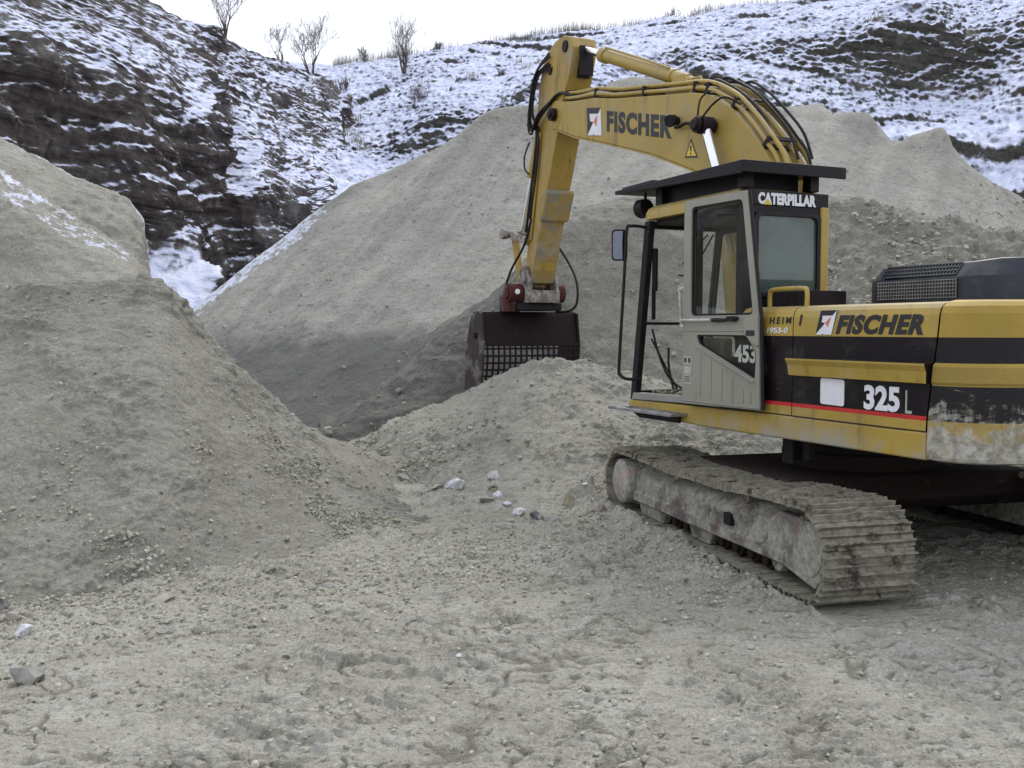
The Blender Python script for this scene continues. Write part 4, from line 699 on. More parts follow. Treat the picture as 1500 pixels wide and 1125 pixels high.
YELLOW = (0.395, 0.27, 0.050)
M = {
    'yellow': paint('yellow_paint', YELLOW, 0.42, 0.45, 0.75, chips=0.05),
    'yellow_low': paint('yellow_deck_paint', YELLOW, 0.45, 0.45, 0.70, chips=0.055, low=(1.0, 1.26)),
    'yellow_arm': paint('yellow_arm_paint', (0.375, 0.258, 0.050), 0.45, 0.50, 0.85, chips=0.05),
    'stick': paint('stick_paint', (0.37, 0.245, 0.05), 0.5, 0.60, 0.95, chips=0.04, mud=0.30),
    'stick_mud': paint('muddy_stick_paint', (0.30, 0.205, 0.055), 0.6, 0.75, 0.6, mud=0.49),
    'black': paint('black_paint', (0.007, 0.004, 0.006), 0.36, 0.10, 0.0, chips=0.02, spec=0.25),
    'tail_yellow_top': scraped('tail_yellow_upper', YELLOW, -0.12),
    'tail_yellow': scraped('tail_yellow', (0.36, 0.25, 0.06), -0.015),
    'tail_black': scraped('tail_black', (0.010, 0.007, 0.009), 0.0),
    'hood': paint('hood_paint', (0.014, 0.018, 0.028), 0.36, 0.12, 0.0),
    'hood_dark': plain('hood_inside', (0.006, 0.006, 0.007), 0.8),
    'grille': plain('grille_wire', (0.16, 0.16, 0.16), 0.5),
    'dark': plain('dark_steel', (0.012, 0.008, 0.010), 0.6, spec=0.25),
    'guard': paint('guard_paint', (0.007, 0.005, 0.007), 0.5, 0.06, 0.0, spec=0.25),
    'rubber': plain('rubber', (0.010, 0.008, 0.009), 0.55, spec=0.3),
    'door': paint('door_paint', (0.275, 0.265, 0.22), 0.5, 0.30, 0.25, chips=0.02),
    'door_dark': plain('door_rim', (0.10, 0.095, 0.085), 0.55),
    'trim': paint('sill_paint', (0.27, 0.265, 0.24), 0.5, 0.4, 0.3),
    'glass': glass('cab_glass', (0.20, 0.22, 0.20), (0.93, 0.95, 0.93), 0.022),
    'glass_rear': glass('rear_glass', (0.095, 0.130, 0.110), (0.40, 0.50, 0.43), 0.60, 0.07),
    'chrome': plain('chrome_rod', (0.75, 0.76, 0.80), 0.14, 1.0, var=0.04),
    'steel': plain('worn_steel', (0.30, 0.30, 0.31), 0.42, 0.75),
    'mirror': plain('mirror_face', (0.13, 0.14, 0.17), 0.12, 1.0, var=0.1),
    'red': plain('red_stripe', (0.46, 0.018, 0.02), 0.45, var=0.1),
    'white': plain('white_decal', (0.70, 0.70, 0.74), 0.5, var=0.05),
    'ink': plain('black_decal', (0.014, 0.013, 0.018), 0.5),
    'orange': plain('orange_decal', (0.62, 0.16, 0.07), 0.5, var=0.1),
    'decal_yellow': plain('yellow_decal', (0.66, 0.45, 0.04), 0.5, var=0.1),
    'decal_grey': plain('grey_decal', (0.36, 0.37, 0.32), 0.6, var=0.15),
    'seat': plain('seat_cloth', (0.12, 0.06, 0.035), 0.9),
    'pale_lever': plain('pale_lever', (0.50, 0.49, 0.45), 0.5),
    'console': plain('console_plastic', (0.25, 0.23, 0.17), 0.7),
    'shoe': muddy_steel('track_shoe_mud', (0.034, 0.027, 0.026), (0.225, 0.21, 0.163), 0.13, 6.0),
    'chain': muddy_steel('chain_mud', (0.018, 0.012, 0.012), (0.15, 0.14, 0.115), -0.13),
    'frame': muddy_steel('track_frame_mud', (0.095, 0.09, 0.088), (0.30, 0.288, 0.24), 0.10, 3.0),
    'drive': muddy_steel('drive_mud', (0.13, 0.125, 0.125), (0.31, 0.298, 0.25), 0.05, 2.2),
    'idler': muddy_steel('idler_mud', (0.30, 0.30, 0.28), (0.36, 0.35, 0.31), 0.10, 3.0),
    'bucket': muddy_steel('bucket_steel', (0.014, 0.0095, 0.0115), (0.13, 0.11, 0.105), -0.17, 2.4),
    'bucket_side': muddy_steel('bucket_cheek', (0.040, 0.036, 0.037), (0.17, 0.155, 0.155), 0.0, 2.4),
    'coupler': muddy_steel('coupler_mud', (0.13, 0.115, 0.11), (0.33, 0.31, 0.27), 0.05, 5.0),
    'red_steel': muddy_steel('red_steel', (0.060, 0.019, 0.016), (0.14, 0.10, 0.09), -0.04, 4.0),
}

# ------------------------------------------------------------------ mesh builder
class MB:
    def __init__(self):
        self.V, self.F, self.mi = [], [], []
    def add(self, vs, fs, mi=0):
        b = len(self.V)
        self.V.extend([tuple(v) for v in vs])
        for f in fs:
            self.F.append(tuple(b + i for i in f))
            self.mi.append(mi)
        return self
    def box(self, x0, x1, y0, y1, z0, z1, mi=0):
        v = [(x, y, z) for z in (z0, z1) for y in (y0, y1) for x in (x0, x1)]
        return self.add(v, [(0, 2, 3, 1), (4, 5, 7, 6), (0, 1, 5, 4), (2, 6, 7, 3), (0, 4, 6, 2), (1, 3, 7, 5)], mi)
    def bar(self, p0, p1, w, h, up=(0, 0, 1), mi=0):
        p0, p1 = Vector(p0), Vector(p1)
        d = (p1 - p0).normalized()
        s = d.cross(Vector(up))
        if s.length < 1e-4:
            s = d.cross(Vector((1, 0, 0)))
        s.normalize()
        u = s.cross(d)
        v = [p + s * (a * w / 2) + u * (b * h / 2) for p in (p0, p1) for a, b in ((-1, -1), (1, -1), (1, 1), (-1, 1))]
        return self.add(v, [(3, 2, 1, 0), (4, 5, 6, 7), (0, 1, 5, 4), (1, 2, 6, 5), (2, 3, 7, 6), (3, 0, 4, 7)], mi)
    def prism(self, poly, a, b, plane='uw', mi=0):
        """a flat outline given thickness; plane 'uw' extrudes along v, 'vw' along u, 'uv' along w"""
        m = {'uw': lambda p, t: (p[0], t, p[1]), 'vw': lambda p, t: (t, p[0], p[1]), 'uv': lambda p, t: (p[0], p[1], t)}[plane]
        n = len(poly)
        v = [m(p, a) for p in poly] + [m(p, b) for p in poly]
        f = [tuple(range(n)), tuple(range(2 * n - 1, n - 1, -1))]
        f += [(i, i + n, (i + 1) % n + n, (i + 1) % n) for i in range(n)]
        return self.add(v, f, mi)
    def plate(self, outer, holes, fn, mi=0):
        """a sheet with holes: fn(x, y, side) gives the point on face 0 or 1"""
        loops = [outer] + holes
        tri = geometry.tessellate_polygon([[Vector((p[0], p[1], 0)) for p in l] for l in loops])
        pts = [p for l in loops for p in l]
        n = len(pts)
        v = [fn(p[0], p[1], 0) for p in pts] + [fn(p[0], p[1], 1) for p in pts]
        f = [tuple(t) for t in tri] + [tuple(i + n for i in reversed(t)) for t in tri]
        b = 0
        for l in loops:
            k = len(l)
            f += [(b + i, b + (i + 1) % k, b + (i + 1) % k + n, b + i + n) for i in range(k)]
            b += k
        return self.add(v, f, mi)
    def tube(self, pts, r, n=10, spline=True, mi=0, caps=True):
        pts = [Vector(p) for p in pts]
        if spline and len(pts) > 2:
            q = []
            for i in range(len(pts) - 1):
                p0, p1, p2, p3 = pts[max(i - 1, 0)], pts[i], pts[i + 1], pts[min(i + 2, len(pts) - 1)]
                for k in range(8):
                    t = k / 8
                    q.append(0.5 * ((2 * p1) + (p2 - p0) * t + (2 * p0 - 5 * p1 + 4 * p2 - p3) * t * t + (3 * p1 - p0 - 3 * p2 + p3) * t**3))
            pts = q + [pts[-1]]
        m = len(pts)
        rr = r if isinstance(r, (list, tuple)) else [r] * m
        if len(rr) != m:
            rr = list(np.interp(np.linspace(0, 1, m), np.linspace(0, 1, len(rr)), rr))
        ref = None
        V = []
        for i in range(m):
            d = (pts[min(i + 1, m - 1)] - pts[max(i - 1, 0)]).normalized()
            if ref is None:
                ref = d.orthogonal().normalized()
            ref = (ref - d * ref.dot(d)).normalized()
            bi = d.cross(ref)
            for k in range(n):
                a = 2 * math.pi * k / n
                V.append(pts[i] + (ref * math.cos(a) + bi * math.sin(a)) * rr[i])
        F = [(i * n + k, i * n + (k + 1) % n, (i + 1) * n + (k + 1) % n, (i + 1) * n + k) for i in range(m - 1) for k in range(n)]
        if caps:
            F += [tuple(range(n - 1, -1, -1)), tuple(range((m - 1) * n, m * n))]
        return self.add(V, F, mi)
    def cyl(self, p0, p1, r0, r1=None, n=24, mi=0):
        return self.tube([p0, p1], [r0, r0 if r1 is None else r1], n, False, mi)
    def build(self, name, mat, parent=None, bevel=0.0, smooth=40, rot=0.0, seg=2):
        me = bpy.data.meshes.new(name)
        me.from_pydata(self.V, [], self.F)
        for m in (mat if isinstance(mat, list) else [mat]):
            me.materials.append(m)
        if any(self.mi):
            me.polygons.foreach_set('material_index', self.mi)
        bm = bmesh.new()
        bm.from_mesh(me)
        bmesh.ops.recalc_face_normals(bm, faces=bm.faces)
        bm.to_mesh(me)
        bm.free()
        me.polygons.foreach_set('use_smooth', [True] * len(me.polygons))
        me.set_sharp_from_angle(angle=R(smooth))
        o = bpy.data.objects.new(name, me)
        scene.collection.objects.link(o)
        if parent:
            o.parent = parent
        if rot:
            o.rotation_euler.z = rot
        if bevel:
            b = o.modifiers.new('edge', 'BEVEL')
            b.width = bevel
            b.segments = seg
            b.limit_method = 'ANGLE'
            b.angle_limit = R(38)
            b.harden_normals = True
        return o

def rounded(poly, r, n=5):
    """the outline with each corner rounded"""
    out = []
    k = len(poly)
    for i in range(k):
        p = Vector(poly[i]).to_2d()
        a = (Vector(poly[i - 1]).to_2d() - p)
        b = (Vector(poly[(i + 1) % k]).to_2d() - p)
        rr = min(r, a.length * 0.45, b.length * 0.45)
        s, e = p + a.normalized() * rr, p + b.normalized() * rr
        for j in range(n + 1):
            t = j / n
            q = s * (1 - t)**2 + p * 2 * t * (1 - t) + e * t * t
            out.append((q.x, q.y))
    return out

_glyphs = {}
def lettering(name, text, mat, parent, origin, xdir, ydir, width, height, bold=0.02, depth=0.003, spacing=1.0):
    cu = bpy.data.curves.new('letters', 'FONT')
    cu.body = text
    cu.size = 1.0
    cu.offset = bold
    cu.space_character = spacing
    cu.extrude = 0.5
    cu.resolution_u = 4
    to = bpy.data.objects.new('letters', cu)
    scene.collection.objects.link(to)
    dg = bpy.context.evaluated_depsgraph_get()
    me = bpy.data.meshes.new_from_object(to.evaluated_get(dg))
    bpy.data.objects.remove(to)
    co = np.empty(len(me.vertices) * 3)
    me.vertices.foreach_get('co', co)
    co = co.reshape(-1, 3)
    mn, mx = co.min(0), co.max(0)
    q = (co - mn) / (mx - mn)
    X, Y = Vector(xdir), Vector(ydir)
    Z = X.cross(Y).normalized()
    P = np.array(origin) + q[:, :1] * np.array(X.normalized()) * width + q[:, 1:2] * np.array(Y.normalized()) * height + (q[:, 2:] * depth) * np.array(Z)
    me.vertices.foreach_set('co', P.ravel())
    me.materials.clear()
    me.materials.append(mat)
    me.update()
    me.name = name
    o = bpy.data.objects.new(name, me)
    scene.collection.objects.link(o)
    o.parent = parent
    return o

def emblem(parent, o, x, y, off):
    """dark slanted square, white arrow-like shape and orange wedge; o lower left corner, x and y its sides"""
    o, x, y = Vector(o), Vector(x), Vector(y)
    n = x.cross(y).normalized()
    mb = MB()
    def flat(pts, lo, hi, mi):
        k = len(pts)
        v = [o + x * p[0] + y * p[1] + n * lo for p in pts] + [o + x * p[0] + y * p[1] + n * hi for p in pts]
        mb.add(v, [tuple(range(k - 1, -1, -1)), tuple(range(k, 2 * k))] + [(i, (i + 1) % k, (i + 1) % k + k, i + k) for i in range(k)], mi)
    flat([(0, 0), (1, 0), (1, 1), (0, 1)], off, off + .002, 0)
    flat([(0.01, 0), (0.40, 0), (0.46, .05), (0.52, 0), (1, 0), (1, .98), (.82, .78), (.2, .78), (.24, .51), (.47, .48)], off + .003, off + .005, 1)
    flat([(.76, .74), (.48, .50), (.68, .31)], off + .006, off + .008, 2)
    return mb.build('emblem', [M['ink'], M['white'], M['orange']], parent)
# ------------------------------------------------------------------ the excavator (x forward, y to its left, z up)
exc = bpy.data.objects.new('excavator', None)
scene.collection.objects.link(exc)
exc.location = EXC
exc.rotation_euler = (0, 0, R(90 + 24))
tag(exc, 'weathered yellow tracked excavator with open cab door, digging into the sand heap', 'excavator')
TROT = R(15.5 - 24)          # the tracks stand turned against the upper body

# ---- undercarriage
U0, U1, ZC, RC = -2.31, 1.25, 0.375, 0.315     # sprocket axle, idler axle, axle height, chain radius
def track_path(n):
    """n shoes at equal steps round the loop: place along u, height, heading"""
    L = U1 - U0
    pts = []
    for t in np.linspace(0, 1, 120, endpoint=False):          # along the top, sagging between the rollers
        pts.append((U0 + t * L, ZC + RC - 0.055 * math.sin(math.pi * t) ** 2 * (1 - 0.3 * math.sin(3 * math.pi * t) ** 2) - 0.02 * t))
    for a in np.linspace(math.pi / 2, -math.pi / 2, 120, endpoint=False):
        pts.append((U1 + RC * math.cos(a), ZC + RC * math.sin(a) * (.97 if a > 0 else 1) - 0.012 * (a > 0)))
    for t in np.linspace(0, 1, 120, endpoint=False):
        pts.append((U1 - t * L, ZC - RC))
    for a in np.linspace(-math.pi / 2, -1.5 * math.pi, 160, endpoint=False):
        c, s = math.cos(a), math.sin(a)
        e = 0.62 if s < 0 else 1.0                              # the chain hangs square on to the ground behind the sprocket
        pts.append((U0 - RC * abs(c) ** e, ZC + RC * math.copysign(abs(s) ** e, s)))
    P = np.array(pts + pts[:1])
    d = np.concatenate([[0], np.cumsum(np.linalg.norm(np.diff(P, axis=0), axis=1))])
    per = d[-1]
    at = lambda q: np.array([np.interp(q % per, d, P[:, 0]), np.interp(q % per, d, P[:, 1])])
    out = []
    for i in range(n):
        q = (i + 0.3) * per / n
        t = at(q + .07) - at(q - .07)
        p = (at(q) * 2 + at(q + .07) + at(q - .07)) / 4
        out.append((p[0], p[1], math.atan2(t[1], t[0])))
    return out, per / n

def make_track(v0, v1, seed):
    rnd = random.Random(seed)
    tr = MB()
    path, pitch = track_path(46)
    vm = (v0 + v1) / 2
    for (u, z, a) in path:                       # chain links under the shoes
        c, s = math.cos(a), math.sin(a)
        for dv in (-0.11, 0.08):
            for (du0, du1, w0, w1) in ((-0.105, 0.105, -0.095, -0.012),):
                pts = [(-0.10, -0.03), (-0.07, -0.10), (0.07, -0.10), (0.10, -0.03), (0.10, -0.012), (-0.10, -0.012)]
                tr.prism([(u + x * c - y * s, z + x * s + y * c) for x, y in pts], vm + dv - 0.018, vm + dv + 0.018)
        tr.cyl((u + (-0.1) * c + 0.055 * s, vm - 0.13, z - 0.1 * s - 0.055 * c), (u - 0.1 * c + 0.055 * s, vm + 0.10, z - 0.1 * s - 0.055 * c), 0.026, n=8)
    track = tr.build('track', M['chain'], exc, rot=TROT)
    # each shoe: a plate with three low ribs, its corners clipped, caked in dried mud
    prof = [(-0.100, 0.0), (-0.100, 0.016), (-0.078, 0.016), (-0.070, 0.056), (-0.058, 0.056), (-0.048, 0.016), (-0.012, 0.016), (-0.005, 0.050), (0.007, 0.050),
            (0.014, 0.016), (0.052, 0.016), (0.060, 0.054), (0.072, 0.054), (0.080, 0.014), (0.104, 0.010), (0.104, -0.006)]
    nv = 30
    pr = np.array(prof) * [pitch / .196, 1]
    for k, (u, z, a) in enumerate(path):
        c, s = math.cos(a), math.sin(a)
        vs = np.linspace(v0, v1, nv)
        V = np.zeros((nv, len(prof), 3))
        tilt = rnd.uniform(-0.02, 0.02)
        for i, v in enumerate(vs):
            e = min(i, nv - 1 - i)
            x = pr[:, 0] * (1.0 if e > 1 else 0.93 + 0.035 * e)
            y = pr[:, 1] + tilt * pr[:, 0]
            V[i, :, 0] = u + x * c - y * s
            V[i, :, 1] = v
            V[i, :, 2] = z + x * s + y * c
        Q = V.reshape(-1, 3)
        caked = np.clip(fbm(Q * [5, 5, 5] + k * 3.1 + seed, 4) + 0.08, 0, 1)
        top = np.tile(pr[:, 1] > 0.012, nv) & np.tile(pr[:, 1] < 0.03, nv)
        lift = np.where(top, 0.034 * caked, 0.012 * caked) + 0.004 * fbm(Q * 30, 2)
        lift *= np.tile(pr[:, 1] > 0.005, nv)
        if z < 0.2 and abs(abs(a) - math.pi) < 0.3:
            lift *= 0.2
        Q = Q + lift[:, None] * np.array([-s, 0, c])
        Q[:, 1] += 0.010 * fbm(Q * 14 + 40, 2)
        F = [tuple(x) for x in grid_faces(nv, len(prof))]
        m = len(prof)
        F += [(i * m + m - 1, (i + 1) * m + m - 1, (i + 1) * m, i * m) for i in range(nv - 1)]
        F += [tuple(range(m)), tuple(range((nv - 1) * m + m - 1, (nv - 1) * m - 1, -1))]
        MB().add(Q, F).build('track_shoe', M['shoe'], track, smooth=48)
    return track

def lumpy(mb, amp, s, seed=0):
    """roughen a built-up mud surface"""
    P = np.array(mb.V)
    P += amp * np.stack([fbm(P * s + seed + 10 * i, 3) for i in range(3)], 1)
    mb.V = [tuple(p) for p in P]
    return mb

def grid_box(mb, x0, x1, y0, y1, z0, z1, step=0.06, topfn=None):
    """a block whose surface is divided finely enough to be roughened"""
    nx, ny, nz = (max(2, int((b - a) / step)) for a, b in ((x0, x1), (y0, y1), (z0, z1)))
    X, Y, Z = np.linspace(x0, x1, nx + 1), np.linspace(y0, y1, ny + 1), np.linspace(z0, z1, nz + 1)
    def face(A, B, f):
        g = [f(a, b) for b in B for a in A]
        mb.add(g, [tuple(q) for q in grid_faces(len(B), len(A))])
    face(X, Y, lambda a, b: (a, b, z0)); face(X, Y, lambda a, b: (a, b, z1))
    face(X, Z, lambda a, b: (a, y0, b)); face(X, Z, lambda a, b: (a, y1, b))
    face(Y, Z, lambda a, b: (x0, a, b)); face(Y, Z, lambda a, b: (x1, a, b))
    return mb

def make_track_frame(sgn, vin, vout):
    a, b = (vin, vout) if sgn > 0 else (-vout, -vin)
    face, back = (b, a) if sgn > 0 else (a, b)
    out = lambda d: face + sgn * d
    mb = MB()
    # main beam with a slanting mud-filled upper side and a flat lower ledge
    sec = [(back, .19), (face, .19), (out(.03), .21), (out(.03), .29), (face, .31), (face, .50), (face - sgn * .24, .66), (back, .66)]
    us = np.linspace(-2.0, 0.97, 70)
    V = []
    for u in us:
        dip = 0.03 * smooth01(np.array([u]), -0.4, 0.9)[0]
        V += [(u, p[0], p[1] - (dip if p[1] > .45 else 0)) for p in sec]
    m = len(sec)
    # divide the section as well
    G = np.array(V).reshape(len(us), m, 3)
    G = np.concatenate([G, G[:, :1]], axis=1)
    k = 5
    t = np.linspace(0, m, m * k + 1)
    i = np.minimum(t.astype(int), m - 1)
    H = G[:, i] + (G[:, i + 1] - G[:, i]) * (t - i)[None, :, None]
    P = H.reshape(-1, 3)
    lift = np.clip(fbm(P * 3.0 + 2, 4), -0.2, 1) * np.where(P[:, 2] > .40, 0.055, 0.012)
    P[:, 1] += sgn * lift
    P[:, 2] += np.where(P[:, 2] > .5, 0.6 * lift, 0)
    F = [tuple(q) for q in grid_faces(len(us), H.shape[1])]
    F += [tuple(range(H.shape[1])), tuple(range((len(us) - 1) * H.shape[1], len(us) * H.shape[1]))]
    mb.add(P, F)
    fr = mb.build('track_frame', M['frame'], exc, rot=TROT, smooth=50)
    # square port, worn patch plates and the wear strip along the ledge
    p = MB()
    p.box(-1.18, -1.06, out(-.02), out(.045), .34, .44)
    p.build('port', M['dark'], fr, bevel=.004)
    for (x0, x1, zz) in ((-1.95, -1.72, .17), (-0.75, -0.25, .13), (0.25, 0.95, .13)):
        q = MB()
        q.prism([(x0, .195), (x1, .195), (x1 - .08, zz - .06), (x0 + .08, zz - .06)], out(-.10), out(-.02))
        lumpy(q, .004, 8).build('roller_guard', M['frame'], fr, bevel=.01)
    # bottom rollers
    for j, u in enumerate((-1.62, -1.38, -1.12, -0.86, -0.16, 0.10, 0.75)):
        r = MB()
        r.cyl((u, back + sgn * .06, .15), (u, out(-.07), .15), .08, n=20)
        r.cyl((u, out(-.07), .15), (u, out(-.03), .15), .05, n=14)
        r.build('track_roller', M['chain'], fr, bevel=.008)
    # carrier rollers near the top run
    for u in (-1.35, 0.0):
        r = MB()
        r.cyl((u, face - sgn * .30, .615), (u, out(.0), .615), .058, n=18)
        r.build('carrier_roller', M['frame'], fr, bevel=.01)
    # final drive at the rear
    d = MB()
    d.cyl((U0, face - sgn * .30, ZC), (U0, out(-.03), ZC), .27, n=40)
    d.cyl((U0, out(-.03), ZC), (U0, out(.02), ZC), .22, .19, n=40)
    for j in range(12):
        an = j * math.pi / 6
        d.cyl((U0 + .255 * math.cos(an), out(-.035), ZC + .255 * math.sin(an)), (U0 + .255 * math.cos(an), out(-.01), ZC + .255 * math.sin(an)), .018, n=8)
    dr = lumpy(d, .006, 6, 3).build('final_drive', M['drive'], exc, rot=TROT, bevel=.008)
    s = MB()
    teeth = []
    for j in range(22 * 2):
        an = j * math.pi / 22
        rr = .275 if j % 2 else .232
        teeth.append((U0 + rr * math.cos(an), ZC + rr * math.sin(an)))
    s.prism(teeth, (a + b) / 2 - .13, (a + b) / 2 - .03)
    s.build('sprocket', M['chain'], dr, rot=0, bevel=.006)
    # motor guard: a chamfered steel housing round the drive
    g = MB()
    ch = [(-2.52, .22), (-2.54, .46), (-2.40, .585), (-1.9, .60), (-1.72, .50), (-1.72, .24), (-2.05, .17), (-2.40, .10)]
    g.prism(ch, face - sgn * .10, out(.012))
    lumpy(g, .006, 5, 8).build('drive_guard', M['drive'], dr, bevel=.02)
    # idler at the front
    w = MB()
    w.cyl((U1, back + sgn * .12, ZC - .01), (U1, out(-.10), ZC - .01), .26, n=44)
    w.cyl((U1, out(-.10), ZC - .01), (U1, out(.06), ZC - .01), .245, .235, n=44)
    w.cyl((U1, out(.06), ZC - .01), (U1, out(.085), ZC - .01), .225, .18, n=44)
    idl = w.build('idler', M['idler'], exc, rot=TROT, bevel=.012)
    y = MB()
    y.box(0.90, 1.20, min(back + sgn * .05, out(-.16)), max(back + sgn * .05, out(-.16)), .24, .50)
    y.build('idler_yoke', M['chain'], idl, bevel=.012)
    return fr

make_track(1.06, 1.82, 3)
make_track(-1.82, -1.06, 8)
make_track_frame(1, 1.22, 1.715)
make_track_frame(-1, 1.22, 1.715)

cb = MB()
cb.prism([(-1.25, .42), (.45, .42), (.62, .55), (.45, .72), (-1.25, .72), (-1.45, .55)], -1.24, 1.24)
cb.cyl((-.4, 0, .70), (-.4, 0, .86), .70, n=48)
cbo = cb.build('car_body', M['chain'], exc, rot=TROT, bevel=.02)
sr = MB()
sr.cyl((-.4, 0, .86), (-.4, 0, 1.06), .62, n=48)
sr.build('swing_ring', M['dark'], cbo)
MB().box(-.78, -.64, 1.02, 1.16, .80, 1.055).box(-.92, -.84, 1.02, 1.10, .84, 1.055).box(-.84, -.78, 1.03, 1.09, .98, 1.05).build('hose_bracket', M['dark'], exc, bevel=.01)

# ---- deck: the long yellow side beam and the plate over the undercarriage
dk = MB()
dk.prism([(-2.49, 1.06), (.30, 1.06), (1.55, 1.10), (1.62, 1.14), (1.62, 1.235), (-.74, 1.262), (-2.49, 1.262)], 1.10, 1.40)
dk.prism([(-2.49, 1.06), (.30, 1.06), (1.55, 1.10), (1.62, 1.14), (1.62, 1.235), (-.74, 1.262), (-2.49, 1.262)], -1.40, -1.10)
dk.box(-2.47, 1.60, -1.098, 1.098, 1.10, 1.225)
deck = dk.build('deck', M['yellow_low'], exc, bevel=.018)

# ---- cabinet sides behind the cab: stacked bands of one pressed panel
def side_section(vout, sgn):
    v = lambda d: sgn * (vout + d)
    return [(v(-.02), 1.268), (v(0), 1.272), (v(0), 1.345), (v(.001), 1.378), (v(0), 1.60), (v(0), 1.608), (v(.045), 1.615), (v(.060), 1.70), (v(.085), 1.742), (v(.085), 1.756),
            (v(0), 1.762), (v(0), 1.942), (v(-.004), 2.10), (v(-.018), 2.15), (v(-.05), 2.18), (v(-.10), 2.195), (v(-.60), 2.21)]
BANDS = [(1.272, 'yellow'), (1.345, 'yellow'), (1.378, 'red'), (1.60, 'black'), (1.608, 'black'), (1.757, 'yellow'), (1.763, 'black'), (1.943, 'black'), (3, 'yellow')]
def band_of(z):
    for top, c in BANDS:
        if z < top:
            return c
def side_panel(name, u0, u1, sgn, mats, rail=True, seam=None):
    sec = side_section(1.40, sgn)
    mb = MB()
    names = ['yellow', 'red', 'black']
    def uend(u, z):
        return u + (0 if seam is None else seam * smooth01(np.array([z]), 1.2, 2.19)[0])
    flat = list(sec)
    if not rail:
        flat = [(sgn * min(abs(p[0]), 1.401), p[1]) for p in sec]
    inner = [(sgn * .78, 2.17), (sgn * .78, 1.268)]
    full = flat + inner
    V = [(u1, p[0], p[1]) for p in full] + [(uend(u0, p[1]), p[0], p[1]) for p in full]
    n = len(full)
    for i in range(n):
        j = (i + 1) % n
        zm = (full[i][1] + full[j][1]) / 2
        b = 'yellow' if i >= len(flat) - 1 else band_of(zm)
        if not rail and 1.60 < zm < 1.77:
            b = 'black'
        mb.add([V[i], V[j], V[j + n], V[i + n]], [(0, 1, 2, 3)], names.index(b))
    mb.add(V[:n], [tuple(range(n))], 2)
    mb.add(V[n:], [tuple(range(n))], 2)
    return mb.build(name, mats, exc, smooth=28)
side_mats = [M['yellow_low'], M['red'], M['black']]
side_panel('side_panel', -1.045, -.30, 1, side_mats, rail=False)
sd = side_panel('side_door', -2.485, -1.055, 1, side_mats, seam=-.10)
side_panel('side_panel', -2.485, 1.50, -1, side_mats)
MB().box(-2.30, -1.06, 1.398, 1.403, 1.266, 1.271).build('seam', M['ink'], sd)
MB().prism(rounded([(-1.40, 1.605), (-1.67, 1.60), (-1.67, 1.39), (-1.40, 1.395)], .025), 1.398, 1.404).build('white_patch', M['white'], sd)
lettering('lettering', '325', M['white'], sd, (-1.885, 1.402, 1.385), (-1, 0, 0), (0, 0, 1), .36, .19, bold=.04)
lettering('lettering', 'L', M['decal_grey'], sd, (-2.30, 1.402, 1.385), (-1, 0, 0), (0, 0, 1), .06, .17, bold=.0)
lettering('lettering', 'FISCHER', M['ink'], sd, (-1.56, 1.401, 1.960), (-1, 0, -.003), (-.055, 0, .155), .885, .160, bold=.050, spacing=1.12)
emblem(sd, (-1.33, 1.401, 1.955), (-.185, 0, 0), (-.06, 0, .195), 0.0)
lettering('lettering', 'HEIM', M['ink'], sd, (-.745, 1.401, 2.045), (-1, 0, 0), (-.01, 0, .062), .275, .060, bold=.015, spacing=1.5)
lettering('lettering', '1953-0', M['white'], sd, (-.71, 1.401, 1.965), (-1, 0, 0), (-.012, 0, .05), .27, .050, bold=.02)
MB().bar((-1.155, 1.400, 2.12), (-1.135, 1.402, 2.03), .004, .02, up=(1, 0, 0)).build('latch_slot', M['ink'], sd)

